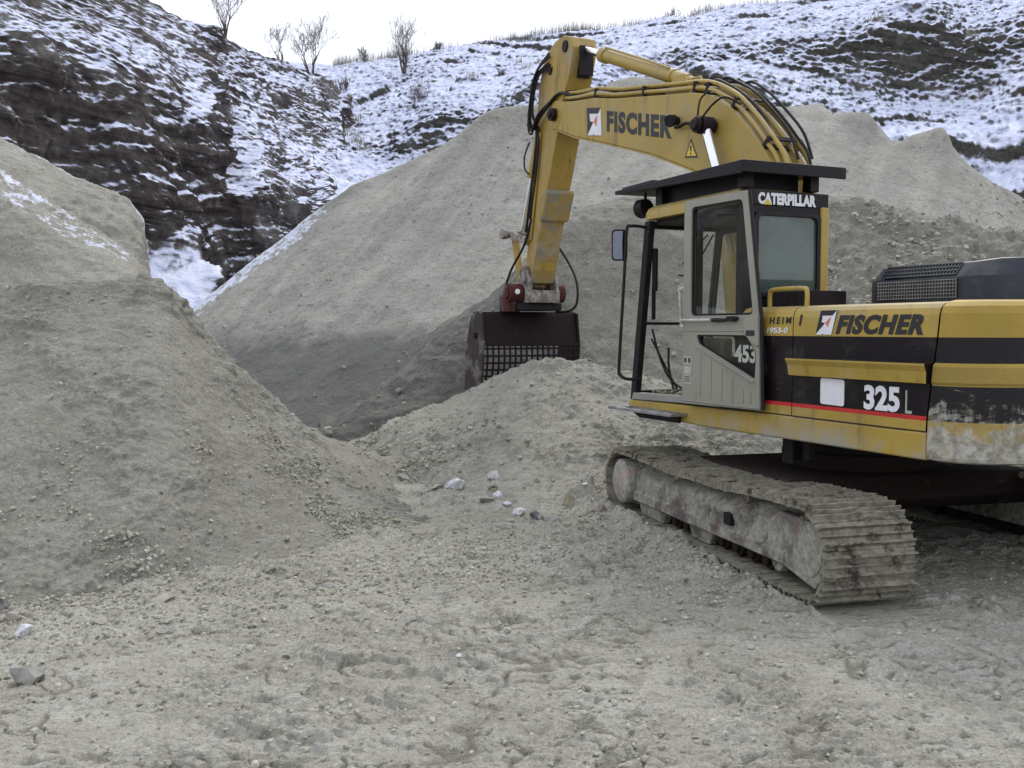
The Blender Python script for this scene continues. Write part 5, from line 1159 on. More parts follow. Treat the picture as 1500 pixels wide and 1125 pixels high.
# ---- tail: the rounded counterweight carries the same bands
def tail():
    plan = [(-2.50, 1.40), (-2.62, 1.395), (-2.75, 1.35), (-2.86, 1.24), (-2.96, 1.06), (-3.04, .80), (-3.09, .45), (-3.11, 0)]
    plan = plan + [(p[0], -p[1]) for p in plan[-2::-1]]
    pl = [Vector((p[0], p[1])) for p in plan]
    sub = []
    for i in range(len(pl) - 1):
        for k in range(4):
            sub.append(pl[i].lerp(pl[i + 1], k / 4))
    sub.append(pl[-1])
    for _ in range(2):
        sub = [sub[0]] + [(sub[i - 1] + sub[i] * 2 + sub[i + 1]) / 4 for i in range(1, len(sub) - 1)] + [sub[-1]]
    secz = [(-.06, 1.06), (-.01, 1.075), (0, 1.10), (0, 1.345), (0, 1.352), (0, 1.60), (0, 1.608), (.012, 1.625), (.018, 1.735), (.014, 1.750), (0, 1.762), (0, 1.942), (-.004, 2.11), (-.02, 2.16), (-.06, 2.19), (-.14, 2.205)]
    mb = MB()
    n = len(sub)
    ring = []
    for (off, z) in secz:
        for i, p in enumerate(sub):
            d = (sub[min(i + 1, n - 1)] - sub[max(i - 1, 0)]).normalized()
            nrm = Vector((d.y, -d.x))
            if nrm.dot(p - Vector((-2.2, 0))) < 0:
                nrm = -nrm
            q = p + nrm * off
            seam = -.10 * smooth01(np.array([z]), 1.2, 2.19)[0] if abs(p.y) > 1.3 and p.x > -2.7 else 0
            ring.append((min(q.x, -2.50) + seam * max(0, 1 - (-2.50 - p.x) / .2), q.y, z))
    for r in range(len(secz) - 1):
        zm = (secz[r][1] + secz[r + 1][1]) / 2
        mi = 1 if (1.352 < zm < 1.604 or 1.756 < zm < 1.942) else (2 if zm > 1.7 else 0)
        for i in range(n - 1):
            mb.add([ring[r * n + i], ring[r * n + i + 1], ring[(r + 1) * n + i + 1], ring[(r + 1) * n + i]], [(0, 1, 2, 3)], mi)
    mb.add(ring[:n], [tuple(range(n))], 0)
    mb.add(ring[-n:], [tuple(range(n))], 2)
    # close the front side of the casting
    for r in range(len(secz) - 1):
        mb.add([ring[r * n], ring[(r + 1) * n], ring[(r + 1) * n + n - 1], ring[r * n + n - 1]], [(0, 1, 2, 3)], 0)
    bm = mb.build('counterweight', [M['tail_yellow'], M['tail_black'], M['tail_yellow_top']], exc, smooth=30)
    return bm
tail()

# ---- body core between the side panels, engine hood with grilles
MB().box(-2.46, .25, -.76, .76, 1.228, 2.16).build('engine_housing', M['yellow'], exc, bevel=.02)
hd = MB()
prof_h = [(.80, 2.20), (.80, 2.40), (.70, 2.515), (-.70, 2.515), (-.80, 2.40), (-.80, 2.20)]
us_h = [(-1.21, .10), (-1.33, .02), (-2.25, 0), (-2.42, .09), (-2.58, .26), (-2.66, .40)]
V = []
for (u, ins) in us_h:
    for (v, z) in prof_h:
        s = 1 if v > 0 else -1
        k = ins if z < 2.5 else ins
        zz = z if z < 2.45 or u > -2.3 else z + .02
        V.append((u + (.06 if z > 2.45 and u > -1.3 else 0) * -1, v - s * k, zz))
n = 6
F = [(i * n + k, i * n + k + 1, (i + 1) * n + k + 1, (i + 1) * n + k) for i in range(len(us_h) - 1) for k in range(n - 1)]
F += [(0, 1, 2, 3, 4, 5), tuple((len(us_h) - 1) * n + i for i in range(n))]
hd.add(V, F)
hood = hd.build('engine_hood', M['hood'], exc, bevel=.014, smooth=25)
MB().box(-2.20, -1.39, .798, .803, 2.235, 2.385).build('opening', M['hood_dark'], hood)
gr = MB()
for i in range(29):
    u = -2.19 + i * (.79 / 28)
    gr.bar((u, .806, 2.235), (u, .806, 2.385), .008, .006, up=(1, 0, 0))
for i in range(6):
    z = 2.245 + i * .027
    gr.bar((-2.20, .810, z), (-1.39, .810, z), .007, .007)
gr.build('grille', M['grille'], hood)
sl = Vector((0, -.10, .115)).normalized()
nn = Vector((0, .115, .10)).normalized()
def on_slope(u, t, h=0.0):
    return Vector((u, .80, 2.40)) + sl * t + nn * h
o2 = MB()
o2.add([on_slope(-2.17, .02, .002), on_slope(-1.41, .02, .002), on_slope(-1.41, .138, .002), on_slope(-2.17, .138, .002)], [(0, 1, 2, 3)])
o2.build('opening', M['hood_dark'], hood)
g2 = MB()
for i in range(25):
    u = -2.17 + i * (.76 / 24)
    g2.bar(on_slope(u, .02, .006), on_slope(u, .138, .006), .009, .006, up=nn)
for t in (.02, .060, .099, .138):
    g2.bar(on_slope(-2.17, t, .008), on_slope(-1.41, t, .008), .010, .007, up=nn)
g2.build('grille', M['hood'], hood)
MB().tube([(-2.50, .34, 2.52), (-2.50, .34, 2.60)], .05, 16, False).build('exhaust_stub', M['dark'], hood)
# grab rail and air box behind the cab
MB().tube([(-.62, 1.30, 2.19), (-.62, 1.30, 2.31), (-.68, 1.30, 2.345), (-1.04, 1.30, 2.345), (-1.10, 1.30, 2.31), (-1.10, 1.30, 2.19)], .020, 10).build('grab_rail', M['yellow'], exc)
ab = MB()
ab.box(-1.02, -.42, .80, 1.18, 2.20, 2.33)
for i in range(6):
    ab.box(-.98 + i * .09, -.92 + i * .09, 1.18, 1.186, 2.22, 2.31)
ab.build('air_box', M['dark'], exc, bevel=.01)
# ---- cab
CV0, CV1 = .42, 1.40
def vw_plate(mb, outer, holes, u0, u1, mi=0):
    return mb.plate(outer, holes, lambda v, w, s: (u0 if s == 0 else u1, v, w), mi)
def uw_plate(mb, outer, holes, v0, v1, mi=0):
    return mb.plate(outer, holes, lambda u, w, s: (u, v0 if s == 0 else v1, w), mi)

cf = MB()
# left side: slanted dark front post, door post in the middle, fixed window behind it
cf.prism([(1.60, 1.24), (1.50, 1.24), (1.30, 2.2), (1.235, 3.13), (1.325, 3.13), (1.39, 2.2)][0:1] + [(1.50, 1.24), (1.225, 3.13), (1.325, 3.13)], 1.33, 1.40)
cf.prism([(1.57, 1.24), (1.52, 1.24), (1.25, 3.13), (1.30, 3.13)], .475, .515)                    # right front post
cf.box(.40, .47, 1.335, 1.395, 1.26, 3.12)                                                        # door post
uw_plate(cf, [(.398, 1.26), (-.30, 1.26), (-.30, 3.12), (.398, 3.12)],
         [rounded([(.34, 2.02), (-.24, 2.02), (-.24, 3.05), (.34, 3.05)], .06), rounded([(.33, 1.56), (.33, 1.93), (-.24, 1.93), (-.24, 1.56)], .05)], 1.345, 1.39)
# right side: sill and windows towards the boom
uw_plate(cf, [(1.52, 1.262), (-.30, 1.262), (-.30, 3.12), (1.25, 3.12)],
         [rounded([(1.46, 1.34), (.48, 1.34), (.48, 3.02), (1.22, 3.02)], .05), rounded([(.40, 1.78), (-.22, 1.78), (-.22, 3.02), (.40, 3.02)], .05)], .475, .505)
cf.bar((1.555, .48, 1.30), (1.555, 1.33, 1.30), .07, .07)
cf.bar((1.27, .48, 3.09), (1.27, 1.33, 3.09), .07, .07)
cf.bar((1.44, .48, 2.06), (1.44, 1.33, 2.06), .035, .03)
cab = cf.build('cab', M['dark'], exc, bevel=.008)

rp = MB()
vw_plate(rp, [(.42, 1.262), (1.40, 1.262), (1.40, 3.13), (.42, 3.13)], [rounded([(.54, 2.32), (1.24, 2.32), (1.24, 3.05), (.54, 3.05)], .07)], -.345, -.305)
rp.build('rear_panel', M['guard'], cab, bevel=.01)
pil = MB()
pil.prism([(.418, 2.20), (.515, 2.20), (.515, 3.14), (.418, 3.14)], -.365, -.30, 'vw')
pil.build('rear_post', M['yellow'], cab, bevel=.02)
pil = MB()
pil.prism([(1.31, 1.27), (1.404, 1.27), (1.404, 3.14), (1.31, 3.14)], -.347, -.285, 'vw')
pil.build('rear_post', M['guard'], cab, bevel=.02)
MB().plate(rounded([(.545, 2.325), (1.235, 2.325), (1.235, 3.045), (.545, 3.045)], .065), [], lambda v, w, s: (-.330 if s else -.322, v, w)).build('rear_window', M['glass_rear'], cab)
seal = MB()
vw_plate(seal, rounded([(.50, 2.29), (1.275, 2.29), (1.275, 3.075), (.50, 3.075)], .09), [rounded([(.55, 2.335), (1.225, 2.335), (1.225, 3.035), (.55, 3.035)], .06)], -.356, -.346)
seal.build('window_seal', M['rubber'], cab, bevel=.003)
lettering('lettering', 'CATERPILLAR', M['white'], cab, (-.348, 1.235, 3.135), (0, -1, 0), (0, 0, 1), .665, .108, bold=.06, spacing=1.04)
MB().prism([(1.175, 3.132), (1.085, 3.132), (1.13, 3.185)], -.356, -.352, 'vw').build('triangle_mark', M['decal_yellow'], cab)
MB().box(-.347, -.30, .418, 1.402, 3.131, 3.262).build('name_panel', M['guard'], cab, bevel=.006)
# roof
rf = MB()
ro = rounded([(1.33, 1.41), (-.30, 1.41), (-.30, .41), (1.33, .41)], .07)
V = []
lev = [(0, 3.145), (0, 3.21), (.02, 3.255), (.07, 3.285), (.16, 3.295)]
k = len(ro)
for ins, z in lev:
    for (u, v) in ro:
        cu, cv = .515, .91
        V.append((cu + (u - cu) * (1 - ins / .9), cv + (v - cv) * (1 - ins / .55), z))
F = [(r * k + i, r * k + (i + 1) % k, (r + 1) * k + (i + 1) % k, (r + 1) * k + i) for r in range(len(lev) - 1) for i in range(k)]
F += [tuple(range(k - 1, -1, -1)), tuple((len(lev) - 1) * k + i for i in range(k))]
rf.add(V, F)
rf.build('cab_roof', M['yellow'], cab, smooth=60)
MB().box(-.27, 1.22, .52, 1.325, 3.085, 3.135).build('headliner', M['dark'], cab)
# glass of the cab
MB().add([(-.28, 1.365, 1.5), (.39, 1.365, 1.5), (.39, 1.365, 3.08), (-.28, 1.365, 3.08)], [(0, 1, 2, 3)]).build('side_window', M['glass'], cab)
MB().add([(1.50, .49, 1.30), (-.26, .49, 1.30), (-.26, .49, 3.06), (1.25, .49, 3.06)], [(0, 1, 2, 3)]).build('side_window', M['glass'], cab)
MB().add([(1.545, .48, 1.33), (1.545, 1.33, 1.33), (1.275, 1.33, 3.08), (1.275, .48, 3.08)], [(0, 1, 2, 3)]).build('windscreen', M['glass'], cab)
# sill and floor
MB().prism([(1.56, 1.240), (.42, 1.265), (.42, 1.335), (1.53, 1.315)], 1.30, 1.408).build('door_sill', M['trim'], cab, bevel=.008)
fl = MB()
grid_box(fl, -.28, 1.50, .48, 1.298, 1.25, 1.29, .05)
lumpy(fl, .012, 7).build('cab_floor', M['frame'], cab)
# seat, consoles and levers
st = MB()
st.prism(rounded([(.30, 1.62), (.30, 1.74), (-.16, 1.72), (-.16, 1.60)], .04), .66, 1.14)
st.prism(rounded([(-.02, 1.74), (-.16, 1.72), (-.27, 2.48), (-.17, 2.50)], .04), .68, 1.12)
st.box(-.12, .22, .75, 1.05, 1.30, 1.60)
seat = st.build('operator_seat', M['seat'], exc, bevel=.03, seg=3)
co = MB()
co.prism(rounded([(.72, 1.40), (.72, 1.86), (.62, 1.92), (.10, 1.92), (.10, 1.50)], .04), 1.16, 1.28)
co.prism(rounded([(.72, 1.40), (.72, 1.86), (.62, 1.92), (.10, 1.92), (.10, 1.50)], .04), .52, .64)
con = co.build('side_console', M['console'], exc, bevel=.015)
for v in (1.22, .58):
    j = MB()
    for i in range(5):
        z = 1.90 + i * .03
        j.tube([(.66, v, z), (.66, v, z + .014), (.66, v, z + .03)], [.062 - .006 * i, .048 - .006 * i, .060 - .006 * i], 16, False)
    j.tube([(.66, v, 2.04), (.68, v, 2.16)], [.016, .022], 10, False)
    j.build('joystick', M['rubber'], con)
MB().tube([(1.20, 1.0, 1.29), (1.56, .95, 1.72)], .012, 8, False).build('pedal_lever', M['pale_lever'], exc)
MB().tube([(1.15, 1.12, 1.30), (1.30, 1.10, 1.58), (1.34, 1.08, 1.80)], .013, 8).tube([(1.25, .72, 1.30), (1.36, .72, 1.62), (1.38, .72, 1.86)], .013, 8).build('travel_lever', M['rubber'], exc)
tr = MB()
rnd = random.Random(5)
for i in range(26):
    x, y = rnd.uniform(.75, 1.40), rnd.uniform(.85, 1.25)
    a = rnd.uniform(0, 6.28)
    l = rnd.uniform(.05, .14)
    tr.bar((x, y, 1.305 + rnd.uniform(0, .04)), (x + l * math.cos(a), y + l * math.sin(a), 1.31 + rnd.uniform(0, .05)), rnd.uniform(.02, .06), rnd.uniform(.01, .03))
tr.build('floor_clutter', M['console'], cab, bevel=.004)
# thin wiper arms and cables seen through the doorway
MB().tube([(1.22, .60, 3.02), (1.34, .80, 2.62), (1.36, .95, 2.58)], .009, 6).tube([(1.24, .66, 3.02), (1.36, .90, 2.70)], .008, 6).build('wiper', M['rubber'], cab)
MB().tube([(1.40, 1.25, 2.0), (1.36, 1.18, 1.7), (1.25, 1.10, 1.45), (1.05, .95, 1.31)], .012, 6).tube([(1.42, 1.25, 1.9), (1.34, 1.12, 1.6), (1.18, 1.05, 1.32)], .010, 6).build('cable', M['rubber'], cab)
MB().box(1.245, 1.30, 1.28, 1.325, 2.40, 2.85).box(1.30, 1.33, 1.27, 1.31, 2.1, 2.45).build('post_fitting', M['rubber'], cab, bevel=.008)
# grab handle standing in the doorway
MB().tube([(.68, 1.36, 2.03), (.68, 1.38, 2.36), (.66, 1.39, 2.40), (.46, 1.40, 2.41)], .016, 8).tube([(.68, 1.36, 2.03), (.46, 1.395, 2.03)], .016, 8, False).build('grab_handle', M['pale_lever'], cab)

# ---- open cab door, folded flat back along the cab
DV0, DV1 = 1.435, 1.490
outer = rounded([(.47, 1.275), (.45, 3.235), (-.515, 3.225), (-.70, 2.10), (-.735, 1.285)], .035, 4)
h1 = rounded([(.335, 2.125), (.335, 3.165), (-.455, 3.155), (-.625, 2.125)], .055, 4)
h2 = rounded([(.235, 1.945), (.20, 1.86), (-.665, 1.555), (-.675, 1.80), (-.53, 1.945)], .035, 4)
dm = MB()
uw_plate(dm, outer, [h1, h2], DV0, DV1)
door = dm.build('cab_door', M['door'], exc, bevel=.012)
for hole in (h1, h2):
    MB().add([(p[0], 1.456, p[1]) for p in hole], [tuple(range(len(hole)))]).build('door_window', M['glass'], door)
gs = MB()
h1b = [((p[0] + .065) * .955 - .065, (p[1] - 2.64) * .962 + 2.64) for p in h1]
h2b = [((p[0] + .25) * .93 - .25, (p[1] - 1.80) * .90 + 1.80) for p in h2]
uw_plate(gs, h1, [h1b], 1.453, 1.474)
uw_plate(gs, h2, [h2b], 1.453, 1.474)
gs.build('window_seal', M['rubber'], door)
rim = MB()
rim.tube([(-.525, 1.462, 3.22), (-.712, 1.462, 2.10), (-.748, 1.462, 1.29)], .016, 8, False)
rim.build('edge_seal', M['rubber'], door)
rb = MB()
for (u, z0, z1) in ((.16, 1.36, 1.76), (-.01, 1.35, 1.70), (-.18, 1.34, 1.64), (-.34, 1.33, 1.56)):
    rb.prism(rounded([(u - .012, z0), (u + .012, z0), (u + .012, z1), (u - .012, z1)], .01), 1.489, 1.497)
for (u, z0, z1) in ((-.50, 1.34, 1.47), (-.60, 1.34, 1.45)):
    rb.prism(rounded([(u - .012, z0), (u + .012, z0), (u + .012, z1), (u - .012, z1)], .01), 1.489, 1.497)
rb.bar((.23, 1.492, 1.845), (-.665, 1.492, 1.535), .012, .045, up=(0, 1, 0))
rb.bar((.455, 1.492, 1.985), (-.50, 1.492, 1.985), .012, .012)
rb.box(.455, -.715, 1.488, 1.500, 1.30, 1.312)
rb.build('pressed_rib', M['door'], door, bevel=.004)
lk = MB()
lk.prism(rounded([(-.50, 2.07), (-.70, 2.13), (-.725, 1.84), (-.66, 1.86), (-.53, 1.95)], .03), 1.485, 1.512)
lkp = lk.build('lock_plate', M['door'], door, bevel=.012)
MB().prism(rounded([(-.56, 1.99), (-.68, 1.99), (-.68, 1.94), (-.56, 1.94)], .015), 1.508, 1.518).build('handle', M['ink'], door, bevel=.004)
gh = MB()
gh.tube([(.50, 1.50, 2.075), (.44, 1.53, 2.085), (.0, 1.535, 2.085), (-.06, 1.535, 2.085)], .014, 8, False)
gh.build('door_bar', M['pale_lever'], door)
gh = MB()
gh.tube([(-.02, 1.515, 2.085), (-.20, 1.52, 2.08), (-.44, 1.515, 2.095)], .016, 8)
gh.box(-.09, -.17, 1.49, 1.53, 2.065, 2.10)
gh.box(-.30, -.40, 1.49, 1.535, 2.07, 2.115)
gh.build('door_latch', M['dark'], door)
lettering('lettering', '453', M['decal_grey'], door, (-.335, 1.463, 1.700), (-1, 0, 0), (0, 0, 1), .315, .160, bold=.035)
nt = MB()
for (z0, z1) in ((1.655, 1.735), (1.565, 1.64), (1.47, 1.555)):
    nt.prism([(.435, z0), (.305, z0), (.305, z1), (.435, z1)], 1.489, 1.493)
nt.build('notice', M['decal_grey'], door)
nt = MB()
for u in (.405, .34):
    nt.prism([(u - .018, 1.675), (u + .018, 1.675), (u + .018, 1.72), (u - .018, 1.72)], 1.493, 1.495)
for i in range(4):
    nt.prism([(.42, 1.535 - i * .016), (.325, 1.535 - i * .016), (.325, 1.541 - i * .016), (.42, 1.541 - i * .016)], 1.493, 1.495)
nt.build('notice_print', M['ink'], door)

# ---- roof guard: a flat plate on short legs, with its front flap
gd = MB()
gd.prism([(1.80, 1.46), (-.44, 1.48), (-.46, .33), (1.74, .36)], 3.465, 3.505, 'uv')
gd.prism([(1.80, 3.503), (-.44, 3.503), (-.44, 3.385), (1.80, 3.462)], 1.465, 1.492)
gd.box(-.468, -.442, .32, 1.492, 3.395, 3.501)
guard = gd.build('roof_guard', M['guard'], cab, bevel=.006)
for (u, v) in ((-.25, 1.30), (-.25, .55), (1.22, 1.25), (1.22, .55)):
    MB().box(u - .06, u + .06, v - .05, v + .05, 3.285, 3.464).build('guard_leg', M['guard'], guard, bevel=.006)
MB().box(-.14, 1.30, .60, 1.22, 3.297, 3.464).build('guard_base', M['guard'], guard, bevel=.006)
fp = MB()
fp.prism([(1.80, 1.40), (1.15, 1.42), (1.15, .45), (1.78, .42)], 3.51, 3.545, 'uv')
fp.build('guard_flap', M['guard'], guard, bevel=.006)
wl_ = MB()
wl_.cyl((1.44, 1.30, 3.30), (1.56, 1.31, 3.29), .09, .105, n=28)
wl_.bar((1.48, 1.30, 3.38), (1.48, 1.30, 3.46), .03, .03)
lampo = wl_.build('work_lamp', M['dark'], cab, bevel=.01)
MB().cyl((1.558, 1.31, 3.29), (1.566, 1.31, 3.29), .090, n=28).build('lamp_glass', M['glass_rear'], lampo)
# ---- mirror on its long bent rail
MB().tube([(1.31, 1.40, 3.07), (1.33, 1.56, 3.08), (1.36, 1.60, 3.03), (1.40, 1.60, 2.60), (1.50, 1.60, 1.62), (1.50, 1.59, 1.52), (1.45, 1.54, 1.47), (1.42, 1.40, 1.46)], .017, 10).build('mirror_rail', M['rubber'], cab)
mr = MB()
mdir = Vector((.30, 1, 0)).normalized()
def mirror_pt(p, t):
    c = Vector((1.44, 1.64, 2.885))
    return c + mdir * p[0] + Vector((0, 0, 1)) * p[1] + Vector((-mdir.y, mdir.x, 0)) * t
sh_ = rounded([(-.085, -.165), (.085, -.165), (.085, .165), (-.085, .165)], .05)
for t0, t1 in ((-.05, .0),):
    k = len(sh_)
    v = [mirror_pt((p[0] * .8, p[1] * .85), t0) for p in sh_] + [mirror_pt(p, t1) for p in sh_] + [mirror_pt(p, t1 + .012) for p in sh_]
    mr.add(v, [tuple(range(k)), tuple(range(3 * k - 1, 2 * k - 1, -1))] + [(r * k + i, r * k + (i + 1) % k, (r + 1) * k + (i + 1) % k, (r + 1) * k + i) for r in (0, 1) for i in range(k)])
mirror = mr.build('mirror', M['rubber'], exc)
v = [mirror_pt((p[0] * .86, p[1] * .9), .0135) for p in sh_]
MB().add(v, [tuple(range(len(v)))]).build('mirror_face', M['mirror'], mirror)
# ---- step below the doorway
sp = MB()
sp.prism([(1.70, 1.405), (.50, 1.405), (.50, 1.60), (1.70, 1.62)], 1.135, 1.165, 'uv')
for i in range(9):
    u = .56 + i * .13
    sp.box(u, u + .05, 1.44, 1.58, 1.165, 1.172)
step = sp.build('step', M['steel'], exc, bevel=.006)
MB().prism([(1.55, 1.13), (.60, 1.13), (.60, 1.06), (1.35, 1.06)], 1.404, 1.44).build('step_bracket', M['dark'], step, bevel=.008)

# ---- boom
BV0, BV1 = -.25, .22
top_edge = [(5.55, 5.36), (5.21, 5.30), (4.61, 5.22), (4.04, 5.09), (3.34, 4.97), (2.71, 4.86), (2.20, 4.775), (1.95, 4.71), (1.74, 4.62), (1.45, 4.45), (1.16, 4.20), (.90, 3.93), (.72, 3.70), (.62, 3.25), (.58, 2.65), (.60, 2.10)]
low_edge = [(.66, 1.64), (1.20, 1.62), (1.50, 2.05), (1.61, 2.75), (1.74, 3.38), (2.15, 3.86), (2.53, 4.0), (3.12, 4.21), (4.03, 4.47), (4.61, 4.63), (5.2, 4.79), (5.70, 4.97), (5.90, 5.08), (6.00, 5.22), (5.95, 5.36), (5.80, 5.43), (5.66, 5.41)]
bm_ = MB()
bm_.prism(top_edge + low_edge, BV0, BV1)
boom = bm_.build('boom', M['yellow_arm'], exc, bevel=.012, smooth=30)
lip = MB()
for v in (BV0 - .002, BV1 - .028):
    for a, b in zip(low_edge[4:13], low_edge[5:14]):
        lip.bar((a[0], v + .015, a[1] - .012), (b[0], v + .015, b[1] - .012), .034, .02)
lip.build('flange', M['yellow_arm'], boom)
pn = MB()
pn.cyl((5.82, -.34, 5.22), (5.82, .31, 5.22), .095, n=28)
pn.cyl((5.82, .31, 5.22), (5.82, .34, 5.22), .05, n=18)
pn.build('boom_pin', M['dark'], boom, bevel=.008)
nose = MB()
nose.cyl((5.82, BV0 - .004, 5.22), (5.82, BV1 + .008, 5.22), .21, n=36)
nose.build('boom_nose', M['yellow_arm'], boom, bevel=.01)
lettering('lettering', 'FISCHER', M['ink'], boom, (4.24, BV1 + .001, 4.685), (-1.60, 0, -.375), (0, 0, 1), 1.645, .285, bold=.050, spacing=1.12)
emblem(boom, (4.79, BV1 + .001, 4.735), (-.41, 0, -.075), (.03, 0, .385), 0.0)
wt = MB()
wt.prism([(2.35, 4.035), (2.08, 4.00), (2.22, 4.25)], BV1 + .001, BV1 + .003, mi=1)
wt.prism([(2.315, 4.053), (2.115, 4.026), (2.22, 4.205)], BV1 + .003, BV1 + .005, mi=0)
wt.prism([(2.232, 4.095), (2.208, 4.092), (2.202, 4.16), (2.236, 4.16)], BV1 + .005, BV1 + .007, mi=1)
wt.prism([(2.232, 4.056), (2.208, 4.053), (2.208, 4.078), (2.232, 4.080)], BV1 + .005, BV1 + .007, mi=1)
wt.build('warning_sign', [M['decal_yellow'], M['ink']], boom)
bl = MB()
bl.cyl((2.50, BV1, 4.50), (2.50, BV1 + .14, 4.50), .05, n=20)
bl.cyl((2.51, BV1 + .05, 4.51), (2.47, BV1 + .15, 4.48), .065, .075, n=24)
bl.tube([(2.50, BV1 + .04, 4.42), (2.36, BV1 + .08, 4.40), (2.24, BV1 + .06, 4.42), (1.90, BV1 + .14, 4.34)], .022, 8)
bl.build('boom_lamp', M['dark'], boom, bevel=.008)

# pipes along the top of the boom and hoses over the bend
def along(off, v, i0=0, i1=16):
    pts = []
    te = top_edge[i0:i1]
    for i, p in enumerate(te):
        a = te[max(i - 1, 0)]
        b = te[min(i + 1, len(te) - 1)]
        d = Vector((b[0] - a[0], b[1] - a[1])).normalized()
        nrm = Vector((-d.y, d.x)) if -d.y * 1 + d.x * 1 > 0 else Vector((d.y, -d.x))
        if nrm.y < 0 and p[1] > 4.7:
            nrm = -nrm
        if nrm.x > 0 and p[1] <= 4.7:
            nrm = -nrm
        pts.append((p[0] + nrm.x * off, v, p[1] + nrm.y * off))
    return pts
for (off, v) in ((.055, .185), (.130, .150), (.060, .05), (.060, -.09), (.115, -.17), (.055, -.225)):
    MB().tube(along(off, v, 0, 15), .026, 10).build('boom_pipe', M['yellow_arm'], boom)
hs = MB()
for (off, v, i0, i1) in ((.16, .11, 6, 12), (.20, -.02, 6, 13), (.17, -.13, 6, 14), (.22, -.19, 7, 13), (.115, .02, 2, 7), (.12, -.12, 1, 8), (.07, .11, 0, 6)):
    pts = along(off, v, i0, i1)
    pts[0] = (pts[0][0], v, pts[0][2] - off * .6)
    pts[-1] = (pts[-1][0] + .05, v, pts[-1][2] - .05)
    hs.tube(pts, .016, 8)
hs.tube([(1.84, .40, 4.38), (1.90, .32, 4.62), (1.86, .22, 4.72)], .012, 6)
hs.tube([(1.70, .44, 4.36), (1.56, .38, 4.50), (1.40, .34, 4.54), (1.25, .24, 4.44)], .013, 6)
hs.build('boom_hose', M['rubber'], boom)
cl = MB()
for i in (2, 4, 6, 7, 9, 11):
    p = along(.07, 0, 0, 16)[i]
    q = top_edge[i]
    d = Vector((p[0] - q[0], 0, p[2] - q[1])).normalized()
    cl.bar((p[0] - d.x * .06, -.24, p[2] - d.z * .06), (p[0] - d.x * .06, .21, p[2] - d.z * .06), .07, .02, up=d)
    cl.bar((p[0] + d.x * .045, -.24, p[2] + d.z * .045), (p[0] + d.x * .045, .21, p[2] + d.z * .045), .06, .016, up=d)
    cl.bar((p[0] - d.x * .06, .205, p[2] - d.z * .06), (p[0] + d.x * .06, .205, p[2] + d.z * .06), .05, .014, up=(0, 1, 0))
cl.build('pipe_clamp', M['dark'], boom)

# ---- boom cylinders, one on each side
for v in (.345, -.375):
    c = MB()
    a, b = Vector((.54, v, 1.55)), Vector((1.76, v, 4.30))
    d = (b - a).normalized()
    c.cyl(a, a + d * 1.75, .105, n=28)
    c.cyl(a + d * 1.70, a + d * 1.78, .12, n=28)
    cyl = c.build('boom_cylinder', M['yellow_arm'], exc, bevel=.008)
    MB().cyl(a + d * 1.76, b - d * .06, .060, n=24).build('rod', M['chrome'], cyl)
    h = MB()
    h.cyl((1.76, v - .085, 4.30), (1.76, v + .085, 4.30), .10, n=28)
    h.cyl((1.76, -.20 if v > 0 else -.60, 4.30), (1.76, .52 if v > 0 else .20, 4.30), .062, n=20)
    h.cyl((1.76, v + .10, 4.30), (1.76, v + .14, 4.30), .09, n=24)
    h.build('rod_eye', M['dark'], cyl, bevel=.01)

# ---- stick cylinder on top of the boom
c = MB()
a, b = Vector((2.62, .0, 5.02)), Vector((5.56, .0, 6.19))
d = (b - a).normalized()
c.cyl(a, a + d * 2.28, .088, n=28)
c.cyl(a + d * 2.16, a + d * 2.30, .108, n=28)
c.cyl(a + d * .30, a + d * .36, .102, n=28)
c.cyl(a - d * .12, a + d * .12, .07, n=20)
c.tube([a + d * .35 + Vector((0, .06, .10)), a + d * 1.0 + Vector((0, .06, .115)), a + d * 2.1 + Vector((0, .06, .12))], .018, 8, False)
sc_ = c.build('stick_cylinder', M['yellow_arm'], exc, bevel=.006)
MB().cyl(a + d * 2.28, b, .050, n=24).build('rod', M['chrome'], sc_)
br = MB()
for v in (-.13, .10):
    br.prism([(2.35, 4.78), (2.98, 4.88), (2.72, 5.10), (2.52, 5.08)], v, v + .035)
br.build('cylinder_bracket', M['yellow_arm'], sc_, bevel=.006)

# ---- stick
sk_front = [(5.36, 6.26), (5.58, 6.335), (5.86, 6.32), (6.12, 6.22), (6.32, 6.04), (6.44, 5.70), (6.50, 5.20), (6.55, 4.85), (6.68, 4.15), (6.83, 3.45), (6.95, 2.80), (6.86, 2.70)]
sk_rear = [(6.70, 2.74), (6.58, 3.05), (6.40, 3.55), (6.18, 4.06), (5.98, 4.50), (5.82, 4.90), (5.62, 5.40), (5.42, 5.70), (5.28, 6.10)]
sk_ = MB()
sk_.prism(sk_front + sk_rear, -.20, .20)
stick = sk_.build('stick', M['stick'], exc, bevel=.014, smooth=30)
lw = MB()
lw.prism([(6.14, 4.12), (6.34, 3.66), (6.60, 3.00), (6.70, 2.735), (6.72, 2.78), (6.42, 3.56), (6.20, 4.08)], -.204, .204)
lw.build('wear_plate', M['stick_mud'], stick, bevel=.008)
sh_g = MB()
sh_g.prism([(6.10, 4.16), (6.06, 4.10), (6.26, 3.68), (6.36, 3.68), (6.42, 3.86), (6.36, 4.06)], -.25, .235)
sh_g.build('stick_block', M['stick_mud'], stick, bevel=.04, seg=3)
pb = MB()
pb.cyl((5.52, -.225, 6.16), (5.52, .225, 6.16), .085, n=24)
pb.cyl((6.02, .20, 5.92), (6.02, .225, 5.92), .06, n=20)
pb.build('stick_pin', M['dark'], stick, bevel=.006)
oil = MB()
oil.box(5.24, 5.275, -.11, .10, 5.70, 6.12)
oil.prism([(5.255, 6.10), (5.40, 5.69), (5.385, 5.685), (5.24, 6.10)], -.13, .08)
